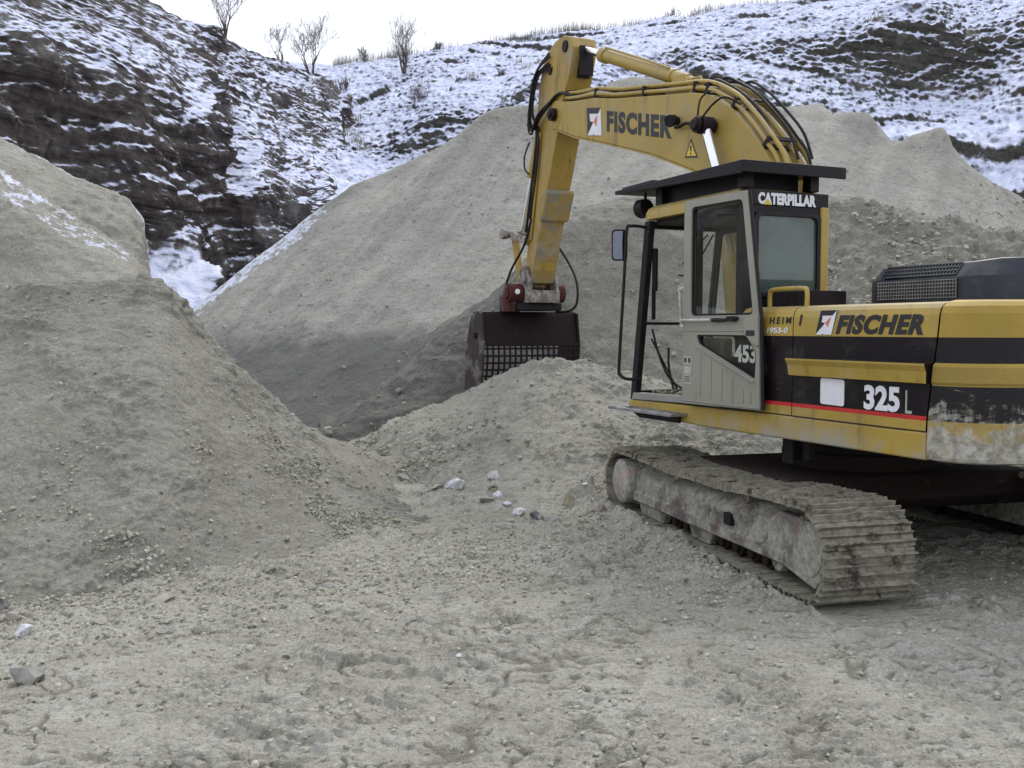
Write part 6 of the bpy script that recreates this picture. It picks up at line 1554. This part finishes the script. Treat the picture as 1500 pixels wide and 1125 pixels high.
oil.build('rod_slot', M['dark'], stick)
# bucket cylinder along the front of the stick
c = MB()
a, b = Vector((6.52, 0, 5.75)), Vector((7.50, 0, 3.58))
d = (b - a).normalized()
c.cyl(a, a + d * 1.35, .082, n=24)
c.cyl(a + d * 1.30, a + d * 1.40, .098, n=24)
bc = c.build('bucket_cylinder', M['yellow_arm'], exc, bevel=.006)
MB().cyl(a + d * 1.38, b, .046, n=20).build('rod', M['chrome'], bc)
# linkage
lk_ = MB()
lk_.cyl((7.50, -.32, 3.58), (7.50, .34, 3.58), .06, n=20)
lk_.cyl((7.50, .28, 3.58), (7.50, .38, 3.58), .085, n=20)
for v in (-.27, .23):
    lk_.bar((7.50, v, 3.58), (6.80, v, 3.40), .05, .12, up=(0, 0, 1))
lk_.build('link_pin', M['coupler'], exc, bevel=.008)
lr = MB()
for v in (-.18, .12):
    lr.bar((7.50, v + .02, 3.58), (7.22, v + .02, 2.72), .07, .15, up=(1, 0, 0))
lr.build('bucket_link', M['yellow_arm'], exc, bevel=.015)
# hoses on the stick
hs = MB()
for k, (du, dv, r) in enumerate(((0, .28, .021), (.06, .30, .019), (.12, .26, .021), (.03, .33, .017), (.09, .31, .015))):
    hs.tube([(5.95 + du, dv * .7, 5.95 + .06 * k), (6.28 + du, dv, 5.90), (6.44 + du, dv + .03, 5.45 - .05 * k), (6.38 + du, dv, 5.20 - .04 * k), (6.15 + .3 * du, dv, 5.30), (5.70, .24 - .04 * k, 5.50 + .02 * k), (5.30, .18 - .05 * k, 5.40)], r, 8)
hs.tube([(6.48, .22, 5.16), (6.42, .25, 4.9), (6.60, .25, 4.2), (6.80, .25, 3.55)], .024, 8)
hs.tube([(6.42, .23, 5.16), (6.34, .25, 4.9), (6.50, .25, 4.2), (6.66, .25, 3.75)], .022, 8)
hs.tube([(6.62, .27, 4.95), (6.74, .30, 4.75), (6.74, .30, 4.55), (6.66, .26, 4.45)], .014, 6)
hs.tube([(6.60, .25, 3.75), (6.80, .28, 3.35), (7.20, .34, 2.95), (7.44, .36, 2.55), (7.40, .32, 2.28)], .020, 8)
hs.tube([(6.78, -.18, 3.50), (6.50, -.34, 3.10), (6.22, -.36, 2.75), (6.20, -.36, 2.42), (6.45, -.36, 2.29), (6.90, -.34, 2.28)], .020, 8)
hs.build('stick_hose', M['rubber'], stick)
pi = MB()
pi.tube([(6.40, .225, 5.05), (6.58, .225, 4.15), (6.76, .225, 3.40)], .020, 8, False)
pi.tube([(6.32, .225, 5.05), (6.50, .225, 4.15), (6.68, .225, 3.42)], .020, 8, False)
pi.build('stick_pipe', M['stick'], stick)

# ---- quick coupler and tilting head
q = MB()
for v in (-.265, .205):
    q.prism(rounded([(6.62, 2.42), (7.10, 2.42), (7.14, 2.60), (7.02, 2.98), (6.80, 3.02), (6.66, 2.80)], .05), v, v + .06)
q.box(6.66, 7.10, -.204, .204, 2.42, 2.50)
q.box(6.60, 6.66, -.262, .262, 2.42, 2.62)
q.cyl((6.83, -.29, 2.80), (6.83, .29, 2.80), .075, n=22)
q.cyl((7.22, -.29, 2.70), (7.22, .29, 2.70), .070, n=22)
cp = q.build('coupler', M['coupler'], exc, bevel=.012)
q = MB()
q.cyl((6.95, .275, 2.58), (6.95, .52, 2.58), .155, n=32)
q.cyl((6.95, .52, 2.58), (6.95, .55, 2.58), .10, n=24)
q.box(6.90, 7.30, .30, .50, 2.28, 2.54)
q.cyl((6.95, -.48, 2.58), (6.95, -.20, 2.58), .15, n=32)
q.bar((6.95, -.22, 2.58), (6.95, .30, 2.58), .08, .08)
rt = q.build('tilt_head', M['red_steel'], exc, bevel=.012)
q = MB()
q.box(6.72, 7.40, -.36, .40, 2.30, 2.418)
q.build('tilt_neck', M['dark'], rt, bevel=.02)
MB().cyl((6.80, .40, 2.60), (6.775, .41, 2.60), .042, n=18).build('pale_cap', M['white'], rt)

# ---- skeleton bucket: solid cheeks and back plate, barred belly
bk = MB()
bk.prism([(7.10, 1.72), (7.20, 2.20), (7.26, 2.285), (7.60, 2.285), (7.60, 2.25), (7.29, 2.25), (7.24, 2.18), (7.14, 1.72)], -.85, .85)
bk.box(7.08, 7.13, -.85, .85, 1.72, 1.78)
bucket = bk.build('bucket', M['bucket'], exc, bevel=.008)
ck = [(7.16, 2.26), (7.34, 2.30), (7.60, 2.22), (7.86, 1.62), (7.90, 1.00), (7.74, .80), (7.42, .86), (7.16, 1.12), (7.07, 1.72)]
for v in (.85, -.89):
    MB().prism(ck, v, v + .04).build('cheek', M['bucket_side'] if v > 0 else M['bucket'], bucket, bevel=.008)
kn = MB()
kn.cyl((7.36, .88, 1.90), (7.36, .93, 1.90), .05, n=18)
kn.build('cheek_bolt', M['dark'], bucket)
belly = [(7.10, 1.74), (7.09, 1.50), (7.13, 1.28), (7.24, 1.08), (7.42, .95), (7.66, .88), (7.84, .90)]
bars = MB()
for i in range(17):
    v = -.80 + i * .10
    bars.tube([(p[0], v, p[1]) for p in belly], .019, 6)
pts = []
for i in range(len(belly) - 1):
    a, b = Vector(belly[i]), Vector(belly[i + 1])
    L = (b - a).length
    pts += [a.lerp(b, (k + .5) / max(1, round(L / .11))) for k in range(max(1, round(L / .11)))]
for p in pts:
    bars.bar((p.x, -.85, p.y), (p.x, .85, p.y), .03, .034)
bars.build('bar_grid', M['bucket'], bucket)
MB().box(7.80, 7.92, -.85, .85, .86, .91).build('cutting_lip', M['bucket_side'], bucket, bevel=.01)
# ------------------------------------------------------------------ bare trees and brush on the rim
def bark(name, c):
    m = NT(name, rough=0.95, spec=0.1)
    return m.color(m.mix(m.ramp(m.noise(m.geo.outputs['Position'], 3, 5, 0.6), 0.35, 0.65), c, tuple(x * 1.5 for x in c)))
M_BARK = bark('bark', (0.085, 0.072, 0.060))
M_TWIG = bark('twig', (0.105, 0.092, 0.08))
M_DRY = bark('dry_stalk', (0.115, 0.10, 0.085))
M_TUFT = bark('dry_grass', (0.20, 0.175, 0.115))

def grow(rnd, mb, tw, p, d, L, r, depth, spread, h0, droop=0.0):
    n = 4
    pts, rad = [p.copy()], [r]
    for i in range(n):
        d = (d + Vector((rnd.gauss(0, .06), rnd.gauss(0, .06), rnd.gauss(0, .04) + .05 - droop))).normalized()
        p = p + d * (L / n)
        pts.append(p.copy())
        rad.append(r * (1 - .45 * (i + 1) / n))
    (mb if r > h0 * .006 else tw).tube(pts, rad, 6 if r > h0 * .006 else 3, False, caps=False)
    if depth == 0:
        return
    for k in range(rnd.choice((2, 3, 3))):
        t = rnd.uniform(.35, 1.0) if k else 1.0
        i = min(int(t * n), n)
        a = rnd.uniform(0, 6.28)
        side = d.orthogonal().normalized()
        side.rotate(Matrix.Rotation(a, 3, d))
        nd = (d + side * rnd.uniform(.28, .70) * spread + Vector((0, 0, .15))).normalized()
        grow(rnd, mb, tw, pts[i], nd, L * rnd.uniform(.62, .84), max(rad[i] * .60, .0085), depth - 1, spread, h0, droop)

def bare_tree(name, loc, h, seed, label, cat, group, stems=1, depth=5, spread=1.0, lean=0.0, thick=1.0):
    rnd = random.Random(seed)
    root = bpy.data.objects.new(name, None)
    scene.collection.objects.link(root)
    root.location = loc
    tag(root, label, cat, group)
    mb, tw = MB(), MB()
    for s in range(stems):
        a = rnd.uniform(0, 6.28)
        d = Vector((math.cos(a) * .18 * (stems > 1) + lean, math.sin(a) * .18 * (stems > 1), 1)).normalized()
        grow(rnd, mb, tw, Vector((math.cos(a) * .02 * stems, math.sin(a) * .02 * stems, -.25)), d, h * .34, h * .022 * thick, depth, spread, h)
    z = max(v[2] for v in mb.V + tw.V)
    k = h / z
    for b in (mb, tw):
        b.V = [(x * k, y * k, zz * k) for x, y, zz in b.V]
    if mb.V:
        mb.build('trunk', M_BARK, root)
    if tw.V:
        tw.build('crown', M_TWIG, root)
    return root
G_TREE = 'bare trees on the rim of the pit'
bare_tree('bare_tree', (-17.44, 61.0, 19.5), 4.0, 2, 'slender bare tree highest up on the rim of the dark cliff, its top cut off', 'tree', G_TREE, 3, 5, 1.1)
bare_tree('bare_tree', (-15.32, 67.0, 19.3), 3.4, 5, 'small bare tree with a dense rounded crown beside the forked tree', 'tree', G_TREE, 3, 5, 1.35)
bare_tree('bare_tree', (-14.17, 71.0, 19.7), 4.6, 11, 'largest bare tree, forked low into two leaning stems on the snowy rim', 'tree', G_TREE, 3, 6, 1.35, .06, 1.0)
bare_tree('bare_tree', (-9.01, 84.0, 23.6), 5.0, 21, 'broad many-stemmed bare tree above the middle of the snowy hillside', 'tree', G_TREE, 6, 5, 1.45)
G_SHRUB = 'leafless shrubs on the snowy hillside'
for (loc, h, seed, label) in (((-13.25, 90.0, 25.6), 1.9, 31, 'low tangled shrub on the skyline left of the broad many-stemmed tree'),
                              ((-6.61, 72.0, 17.2), 2.9, 33, 'pale thin shrub low on the snow above the dark rock ledges'),
                              ((14.64, 92.0, 29.5), 2.0, 35, 'twiggy shrub alone on the skyline right of the excavator boom'),
                              ((-0.79, 78.0, 21.0), 1.3, 37, 'small shrub on the snow just left of the excavator stick'),
                              ((-12.42, 74.0, 19.4), 1.2, 39, 'small shrub in the snowy gully below the forked tree'),
                              ((-6.71, 90.0, 26.8), 1.1, 41, 'low shrub on the skyline right of the broad many-stemmed tree')):
    bare_tree('bare_shrub', loc, h, seed, label, 'shrub', G_SHRUB, 6, 4, 1.0, 0, .5)

# dead stalks standing along the skyline and tufts in the gully: past counting
def stalks(name, pts, h0, h1, w, mat, seed):
    rnd = np.random.RandomState(seed)
    n = len(pts)
    P = np.array(pts)
    h = rnd.uniform(h0, h1, n) * rnd.uniform(.5, 1, n)
    a = rnd.uniform(0, 6.28, n)
    side = np.stack([np.cos(a), np.sin(a), np.zeros(n)], 1) * w
    lean = np.stack([rnd.normal(0, .14, n), rnd.normal(0, .14, n), np.ones(n)], 1) * h[:, None]
    fw = np.stack([-np.sin(a), np.cos(a), np.zeros(n)], 1) * w
    base = P - [0, 0, .1]
    V = np.stack([base + side, base - side * .5 + fw, base - side * .5 - fw, base + lean], 1).reshape(-1, 3)
    i = np.arange(n)[:, None] * 4
    F = np.concatenate([i + [0, 1, 3], i + [1, 2, 3], i + [2, 0, 3]], 0)
    return stuff(mesh_from_arrays(name, V, F, mat, smooth=False))
_hr = np.random.RandomState(3)
def surface(idx):
    return terrain[idx][1], terrain[idx][2]
names = [t[0].name for t in terrain]
HP, HN = surface(names.index('hillside'))
hg = HP.reshape(420, 780, 3)
sky_row = int(np.argmax((np.abs(np.array(HILL)[2, :, 1].mean() - hg[:, :, 1].mean(1)) < 1.2)))
pts = []
for _ in range(15000):
    r = sky_row + int(abs(_hr.normal(0, 18))) - 12
    c = _hr.randint(60, 560)
    x = hg[r, c, 0]
    dens = 0.12 + 0.88 * (math.sin(x * .35) * .5 + .5) * (math.sin(x * 1.13 + 1) * .4 + .6)
    if x > 20: dens *= .35
    if _hr.rand() < dens:
        pts.append(hg[r, c] + [_hr.uniform(-.08, .08), _hr.uniform(-.2, .2), 0])
stalks('grass', pts, .40, 2.0, .012, M_DRY, 5)
tuft_pts = []
for (x, y) in ((-11.6, 70), (-10.9, 68), (-10.2, 66.5), (-9.7, 65.5), (-11.2, 72), (0.5, 82), (2.0, 80), (1.2, 78), (3.6, 82), (30, 66), (33, 64), (27, 70), (24, 66), (36, 68), (29, 62), (31, 70), (20, 70), (-3, 76), (5, 84)):
    k = np.argsort((HP[:, 0] - x) ** 2 + (HP[:, 1] - y) ** 2)[:70]
    for i in _hr.choice(k, 55):
        tuft_pts.append(HP[i] + _hr.normal(0, .18, 3) * [1, 1, 0])
stalks('dry_grass', tuft_pts, .3, .8, .02, M_TUFT, 6)
# green-grey sprouts on the bench beside the bucket
CP, CN = surface(names.index('sand_bench'))
k = np.where((np.abs(CP[:, 0] - 1.45) < .45) & (np.abs(CP[:, 1] - 17.9) < .5))[0]
if len(k):
    stalks('weeds', [CP[i] for i in _hr.choice(k, 260)], .08, .34, .012, bark('weed', (0.12, 0.12, 0.06)), 7)

# ------------------------------------------------------------------ stones
def stone_mat(name, c, snow=0.0):
    m = NT(name, rough=0.9, spec=0.2)
    P = m.tc.outputs['Object']
    col = m.mix(m.ramp(m.noise(P, 9, 6, 0.65), 0.35, 0.65), tuple(x * .7 for x in c), tuple(min(1, x * 1.15) for x in c))
    col = m.mix(m.ramp(m.noise(P, 5, 6, 0.7), 0.50, 0.66), col, (0.30, 0.285, 0.24))
    m.bump(m.noise(P, 30, 5, 0.7), 0.5, 0.01)
    return m.color(col)
STONE = {'white': stone_mat('white_stone', (0.60, 0.60, 0.64)), 'grey': stone_mat('grey_stone', (0.26, 0.255, 0.24)), 'tan': stone_mat('tan_stone', (0.34, 0.325, 0.28)),
         'dark': stone_mat('dark_stone', (0.12, 0.12, 0.13)), 'yellow': stone_mat('yellow_stone', (0.29, 0.265, 0.175)), 'pink': stone_mat('pinkish_stone', (0.30, 0.265, 0.24))}
_tree = {}
def ground_z(x, y):
    z = -9
    for o, P, N in terrain[:7]:
        if o.name in ('cliff', 'hillside'):
            continue
        if o.name not in _tree:
            _tree[o.name] = bvhtree.BVHTree.FromPolygons([tuple(v) for v in P], [tuple(p.vertices) for p in o.data.polygons]) if len(P) < 400000 else None
        t = _tree[o.name]
        if t is None:
            k = np.argmin((P[:, 0] - x) ** 2 + (P[:, 1] - y) ** 2)
            z = max(z, P[k, 2])
        else:
            hit = t.ray_cast(Vector((x, y, 50)), Vector((0, 0, -1)))
            if hit[0] is not None:
                z = max(z, hit[0].z)
    return z
def stone(loc, w, kind, seed, label, shape=(1, .8, .6), sharp=0.35, group='loose stones on the pit floor'):
    bm = bmesh.new()
    bmesh.ops.create_icosphere(bm, subdivisions=4, radius=.5)
    P = np.array([v.co for v in bm.verts])
    rs = np.random.RandomState(seed)
    for _ in range(int(16 * sharp) + 6):           # knock flat facets off it
        n = rs.normal(size=3); n /= np.linalg.norm(n)
        t = rs.uniform(.22, .40)
        dd = P @ n
        P -= np.clip(dd - t, 0, None)[:, None] * n
    P *= (1 + .10 * fbm(P * 2.2 + seed, 3) + .03 * fbm(P * 8 + seed, 2))[:, None]
    P *= np.array(shape)
    a = rs.uniform(0, 6.28)
    P = P @ np.array([[math.cos(a), math.sin(a), 0], [-math.sin(a), math.cos(a), 0], [0, 0, 1]])
    P *= w / (P[:, 0].max() - P[:, 0].min())
    for v, p in zip(bm.verts, P):
        v.co = p
    me = bpy.data.meshes.new('stone')
    bm.to_mesh(me); bm.free()
    me.polygons.foreach_set('use_smooth', [True] * len(me.polygons))
    me.set_sharp_from_angle(angle=R(24))
    me.materials.append(STONE[kind])
    o = bpy.data.objects.new('stone', me)
    scene.collection.objects.link(o)
    o.location = (loc[0], loc[1], ground_z(loc[0], loc[1]) + (P[:, 2].max() * .38))
    return tag(o, label, 'stone', group)
STONES = [
    (-3.20, 6.38, .10, 'white', 'small bright white stone alone on the sand at the left edge', (1, .8, .65), .5),
    (-2.71, 5.46, .165, 'grey', 'wedge-shaped grey stone lying by itself, nearest to the camera at the left', (1, .8, .75), .9),
    (-2.56, 7.10, .18, 'tan', 'flat pale stone lying just in front of the gravel at the left heap foot', (1, .7, .38), .4),
    (-2.79, 6.64, .10, 'tan', 'low tan stone half sunk between the white stone and the flat pale stone', (1, .8, .5), .5),
    (-2.29, 6.45, .09, 'grey', 'oval grey stone half sunk in the sand right below the flat pale stone', (1, .7, .45), .3),
    (-1.95, 7.90, .088, 'tan', 'round pale stone perched on the gravel along the left heap foot', (1, .95, .95), .2),
    (-1.43, 7.55, .105, 'grey', 'bluish oval stone resting against a paler one at the heap foot', (1, .75, .6), .3),
    (-1.53, 7.41, .09, 'tan', 'small pale stone touching the bluish oval stone at the heap foot', (1, .8, .55), .4),
    (-3.61, 6.92, .14, 'dark', 'dark grey stone cut by the left edge of the picture', (1, .8, .8), .6),
    (-3.42, 6.66, .11, 'pink', 'pinkish stone lying beside the dark grey stone at the left edge', (1, .8, .55), .5),
    (-0.69, 11.95, .27, 'white', 'largest white stone, lying at the foot of the small heap before the bucket', (1, .85, .78), .8),
    (-0.90, 11.80, .16, 'tan', 'flat sandy stone leaning on the left side of the largest white stone', (1, .8, .5), .6),
    (-0.23, 12.00, .16, 'white', 'white stone highest up the small heap, above a tan stone', (1, .8, .65), .8),
    (-0.23, 11.60, .15, 'tan', 'rounded tan stone directly below the highest white stone', (1, .8, .65), .5),
    (-0.30, 11.05, .17, 'tan', 'low tan stone touching the left side of two small white stones', (1, .8, .5), .5),
    (-0.15, 11.15, .12, 'white', 'left one of two small white stones lying together on the heap foot', (1, .7, .8), .9),
    (-0.04, 10.92, .12, 'white', 'right one of two small white stones lying together on the heap foot', (1, .7, .55), .8),
    (0.07, 10.45, .16, 'white', 'white stone lowest on the heap foot, just left of a dark stone', (1, .7, .55), .7),
    (0.27, 10.15, .15, 'dark', 'dark grey stone between the lowest white stone and a grey one', (1, .7, .55), .5),
    (0.44, 10.05, .18, 'grey', 'grey stone resting against the right side of the dark stone', (1, .8, .6), .6),
    (-0.02, 10.02, .11, 'tan', 'small rounded tan stone on its own below the lowest white stone', (1, .85, .7), .2),
    (0.63, 10.88, .14, 'yellow', 'upright yellowish wedge of stone left of the track front', (.85, .7, 1.15), 1.0),
    (-1.44, 12.90, .26, 'grey', 'broad brownish grey boulder high at the left end of the small heap', (1, .7, .55), .7),
    (0.93, 10.42, .20, 'pink', 'brownish stone in the churned dirt just before the track front', (1, .8, .75), .7),
    (0.30, 8.32, .085, 'grey', 'single round grey stone on the bare sand between heap and track', (1, .9, .75), .3),
    (-0.32, 5.82, .035, 'white', 'tiny white chip of stone alone on the trodden sand in front', (1, .8, .5), .9),
    (0.84, 11.25, .09, 'white', 'small white stone on the heap just left of the track front wheel', (1, .8, .6), .8),
    (-1.19, 9.95, .13, 'yellow', 'low yellowish stone at the toe of the left heap below the boulder', (1, .8, .5), .5),
]
for i, (x, y, w, kind, label, shp, sharp) in enumerate(STONES):
    stone((x, y), w, kind, 100 + i, label, shp, sharp)

# pebbles and crumbs of sand: past counting
def pebbles(name, spots, sizes, mat, seed):
    rs = np.random.RandomState(seed)
    ph = (1 + 5 ** .5) / 2
    B = np.array([(-1, ph, 0), (1, ph, 0), (-1, -ph, 0), (1, -ph, 0), (0, -1, ph), (0, 1, ph), (0, -1, -ph), (0, 1, -ph), (ph, 0, -1), (ph, 0, 1), (-ph, 0, -1), (-ph, 0, 1)]) / 1.9
    T = np.array([(0, 11, 5), (0, 5, 1), (0, 1, 7), (0, 7, 10), (0, 10, 11), (1, 5, 9), (5, 11, 4), (11, 10, 2), (10, 7, 6), (7, 1, 8), (3, 9, 4), (3, 4, 2), (3, 2, 6), (3, 6, 8), (3, 8, 9), (4, 9, 5), (2, 4, 11), (6, 2, 10), (8, 6, 7), (9, 8, 1)])
    n = len(spots)
    q = rs.normal(size=(n, 4)); q /= np.linalg.norm(q, axis=1)[:, None]
    w, x, y, z = q.T
    Rm = np.stack([1 - 2 * (y*y + z*z), 2 * (x*y - z*w), 2 * (x*z + y*w), 2 * (x*y + z*w), 1 - 2 * (x*x + z*z), 2 * (y*z - x*w), 2 * (x*z - y*w), 2 * (y*z + x*w), 1 - 2 * (x*x + y*y)], 1).reshape(n, 3, 3)
    K = B[None] * (1 + rs.uniform(-.28, .28, (n, 12, 1)))
    K = K * np.stack([np.ones(n), rs.uniform(.6, 1, n), rs.uniform(.45, .85, n)], 1)[:, None, :]
    V = np.einsum('nij,nkj->nki', Rm, K) * (sizes * .5)[:, None, None]
    V = V * [1, 1, .85] + np.array(spots)[:, None, :]
    F = (np.arange(n)[:, None, None] * 12 + T[None]).reshape(-1, 3)
    shade = np.repeat(rs.uniform(0, 1, n), 12)
    return stuff(mesh_from_arrays(name, V.reshape(-1, 3), F, mat, {'shade': shade}, smooth=False))
def pebble_mat():
    m = NT('pebble', rough=0.95, spec=0.15)
    col = m.mix(m.attr('shade'), (0.25, 0.24, 0.185), (0.42, 0.41, 0.35))
    col = m.mix(0.6, col, m.mix(m.ramp(m.noise(m.geo.outputs['Position'], 45, 4, 0.7), 0.3, 0.7), (.55, .55, .55), (1.35, 1.35, 1.35)), 'MULTIPLY')
    return m.color(col)
M_PEB = pebble_mat()
pr_ = np.random.RandomState(9)
def scatter(idx, n, dens, lo, hi, power, seed):
    P, N = surface(idx)
    d = dens(P)
    # weight by how much ground each vertex stands for
    w = d * np.clip(np.hypot(P[:, 0], P[:, 1]), .5, None) ** 1.0
    w = np.where((P[:, 1] > 2.0) & (np.abs(P[:, 0]) < .75 * P[:, 1] + 1), w, 0)
    k = pr_.choice(len(P), n, p=w / w.sum())
    s = lo * (hi / lo) ** (pr_.rand(n) ** power)
    sp = P[k] + pr_.normal(0, .02, (n, 3)) * [1, 1, 0] + N[k] * (s * .12)[:, None]
    return sp, s
def q_track(P):
    q = P[:, :2] - np.array(EXC[:2])
    return q @ _tf, q @ _tl
def ground_density(P):
    clump = smooth01(fbm(P * .9 + 3, 4), -.1, .6)
    r = np.hypot(P[:, 0], P[:, 1])
    toe = np.exp(-((P[:, 1] - (7.2 + .22 * (P[:, 0] + 3) + .12 * np.clip(P[:, 0] + 3, 0, 9) ** 1.6)) / .9) ** 2) * smooth01(P[:, 0], -6, -4) * (1 - smooth01(P[:, 0], .2, 1.2))
    tu, tv = q_track(P)
    side = np.exp(-((tv - 2.1) / .32) ** 2) * smooth01(tu, -2.8, -1.5) * (1 - smooth01(tu, 2, 2.8))
    under = ((tv > 1.0) & (tv < 1.86) & (tu > -2.75) & (tu < 1.7))
    return np.where((r < 15) & ~under, .16 + .50 * clump ** 2 + 2.0 * toe + 2.0 * side, 0)
gi = names.index('ground')
sp, s = scatter(gi, 46000, ground_density, .007, .055, 3.4, 1)
pebbles('gravel', sp, s, M_PEB, 11)
def heap_density(P):
    clump = smooth01(fbm(P * 1.1 + 13, 4), .0, .55)
    low = 1 - smooth01(P[:, 2], .2, 1.3)
    return (.06 + 1.2 * clump ** 1.5) * (.12 + low)
ai = names.index('sand_heap')
sp, s = scatter(ai, 20000, heap_density, .009, .060, 3.0, 2)
pebbles('gravel', sp, s, M_PEB, 12)
ei = names.index('loose_heap_and_shade_bank')
sp, s = scatter(ei, 9000, lambda P: heap_density(P) + .1, .014, .10, 2.8, 3)
pebbles('gravel', sp, s, M_PEB, 13)
ci = names.index('sand_bench')
sp, s = scatter(ci, 8000, lambda P: .02 + 1.0 * smooth01(P[:, 0], 4, 6) * smooth01(fbm(P * .8, 3), -.2, .5), .02, .16, 3.0, 4)
pebbles('gravel', sp, s, M_PEB, 14)
bi = names.index('pale_sand_heap')
def fall_density(P):
    streak = smooth01(fbm(np.stack([(P[:, 0] * .63 - P[:, 1] * .78) * 0.9, (P[:, 0] * .78 + P[:, 1] * .63) * .2, P[:, 2] * .2], 1), 3), .05, .6)
    return (.04 + streak ** 2) * (.3 + 1.2 * (1 - smooth01(P[:, 2], .5, 3.5)))
sp, s = scatter(bi, 7000, fall_density, .02, .13, 3.4, 5)
pebbles('gravel', sp, s, M_PEB, 15)
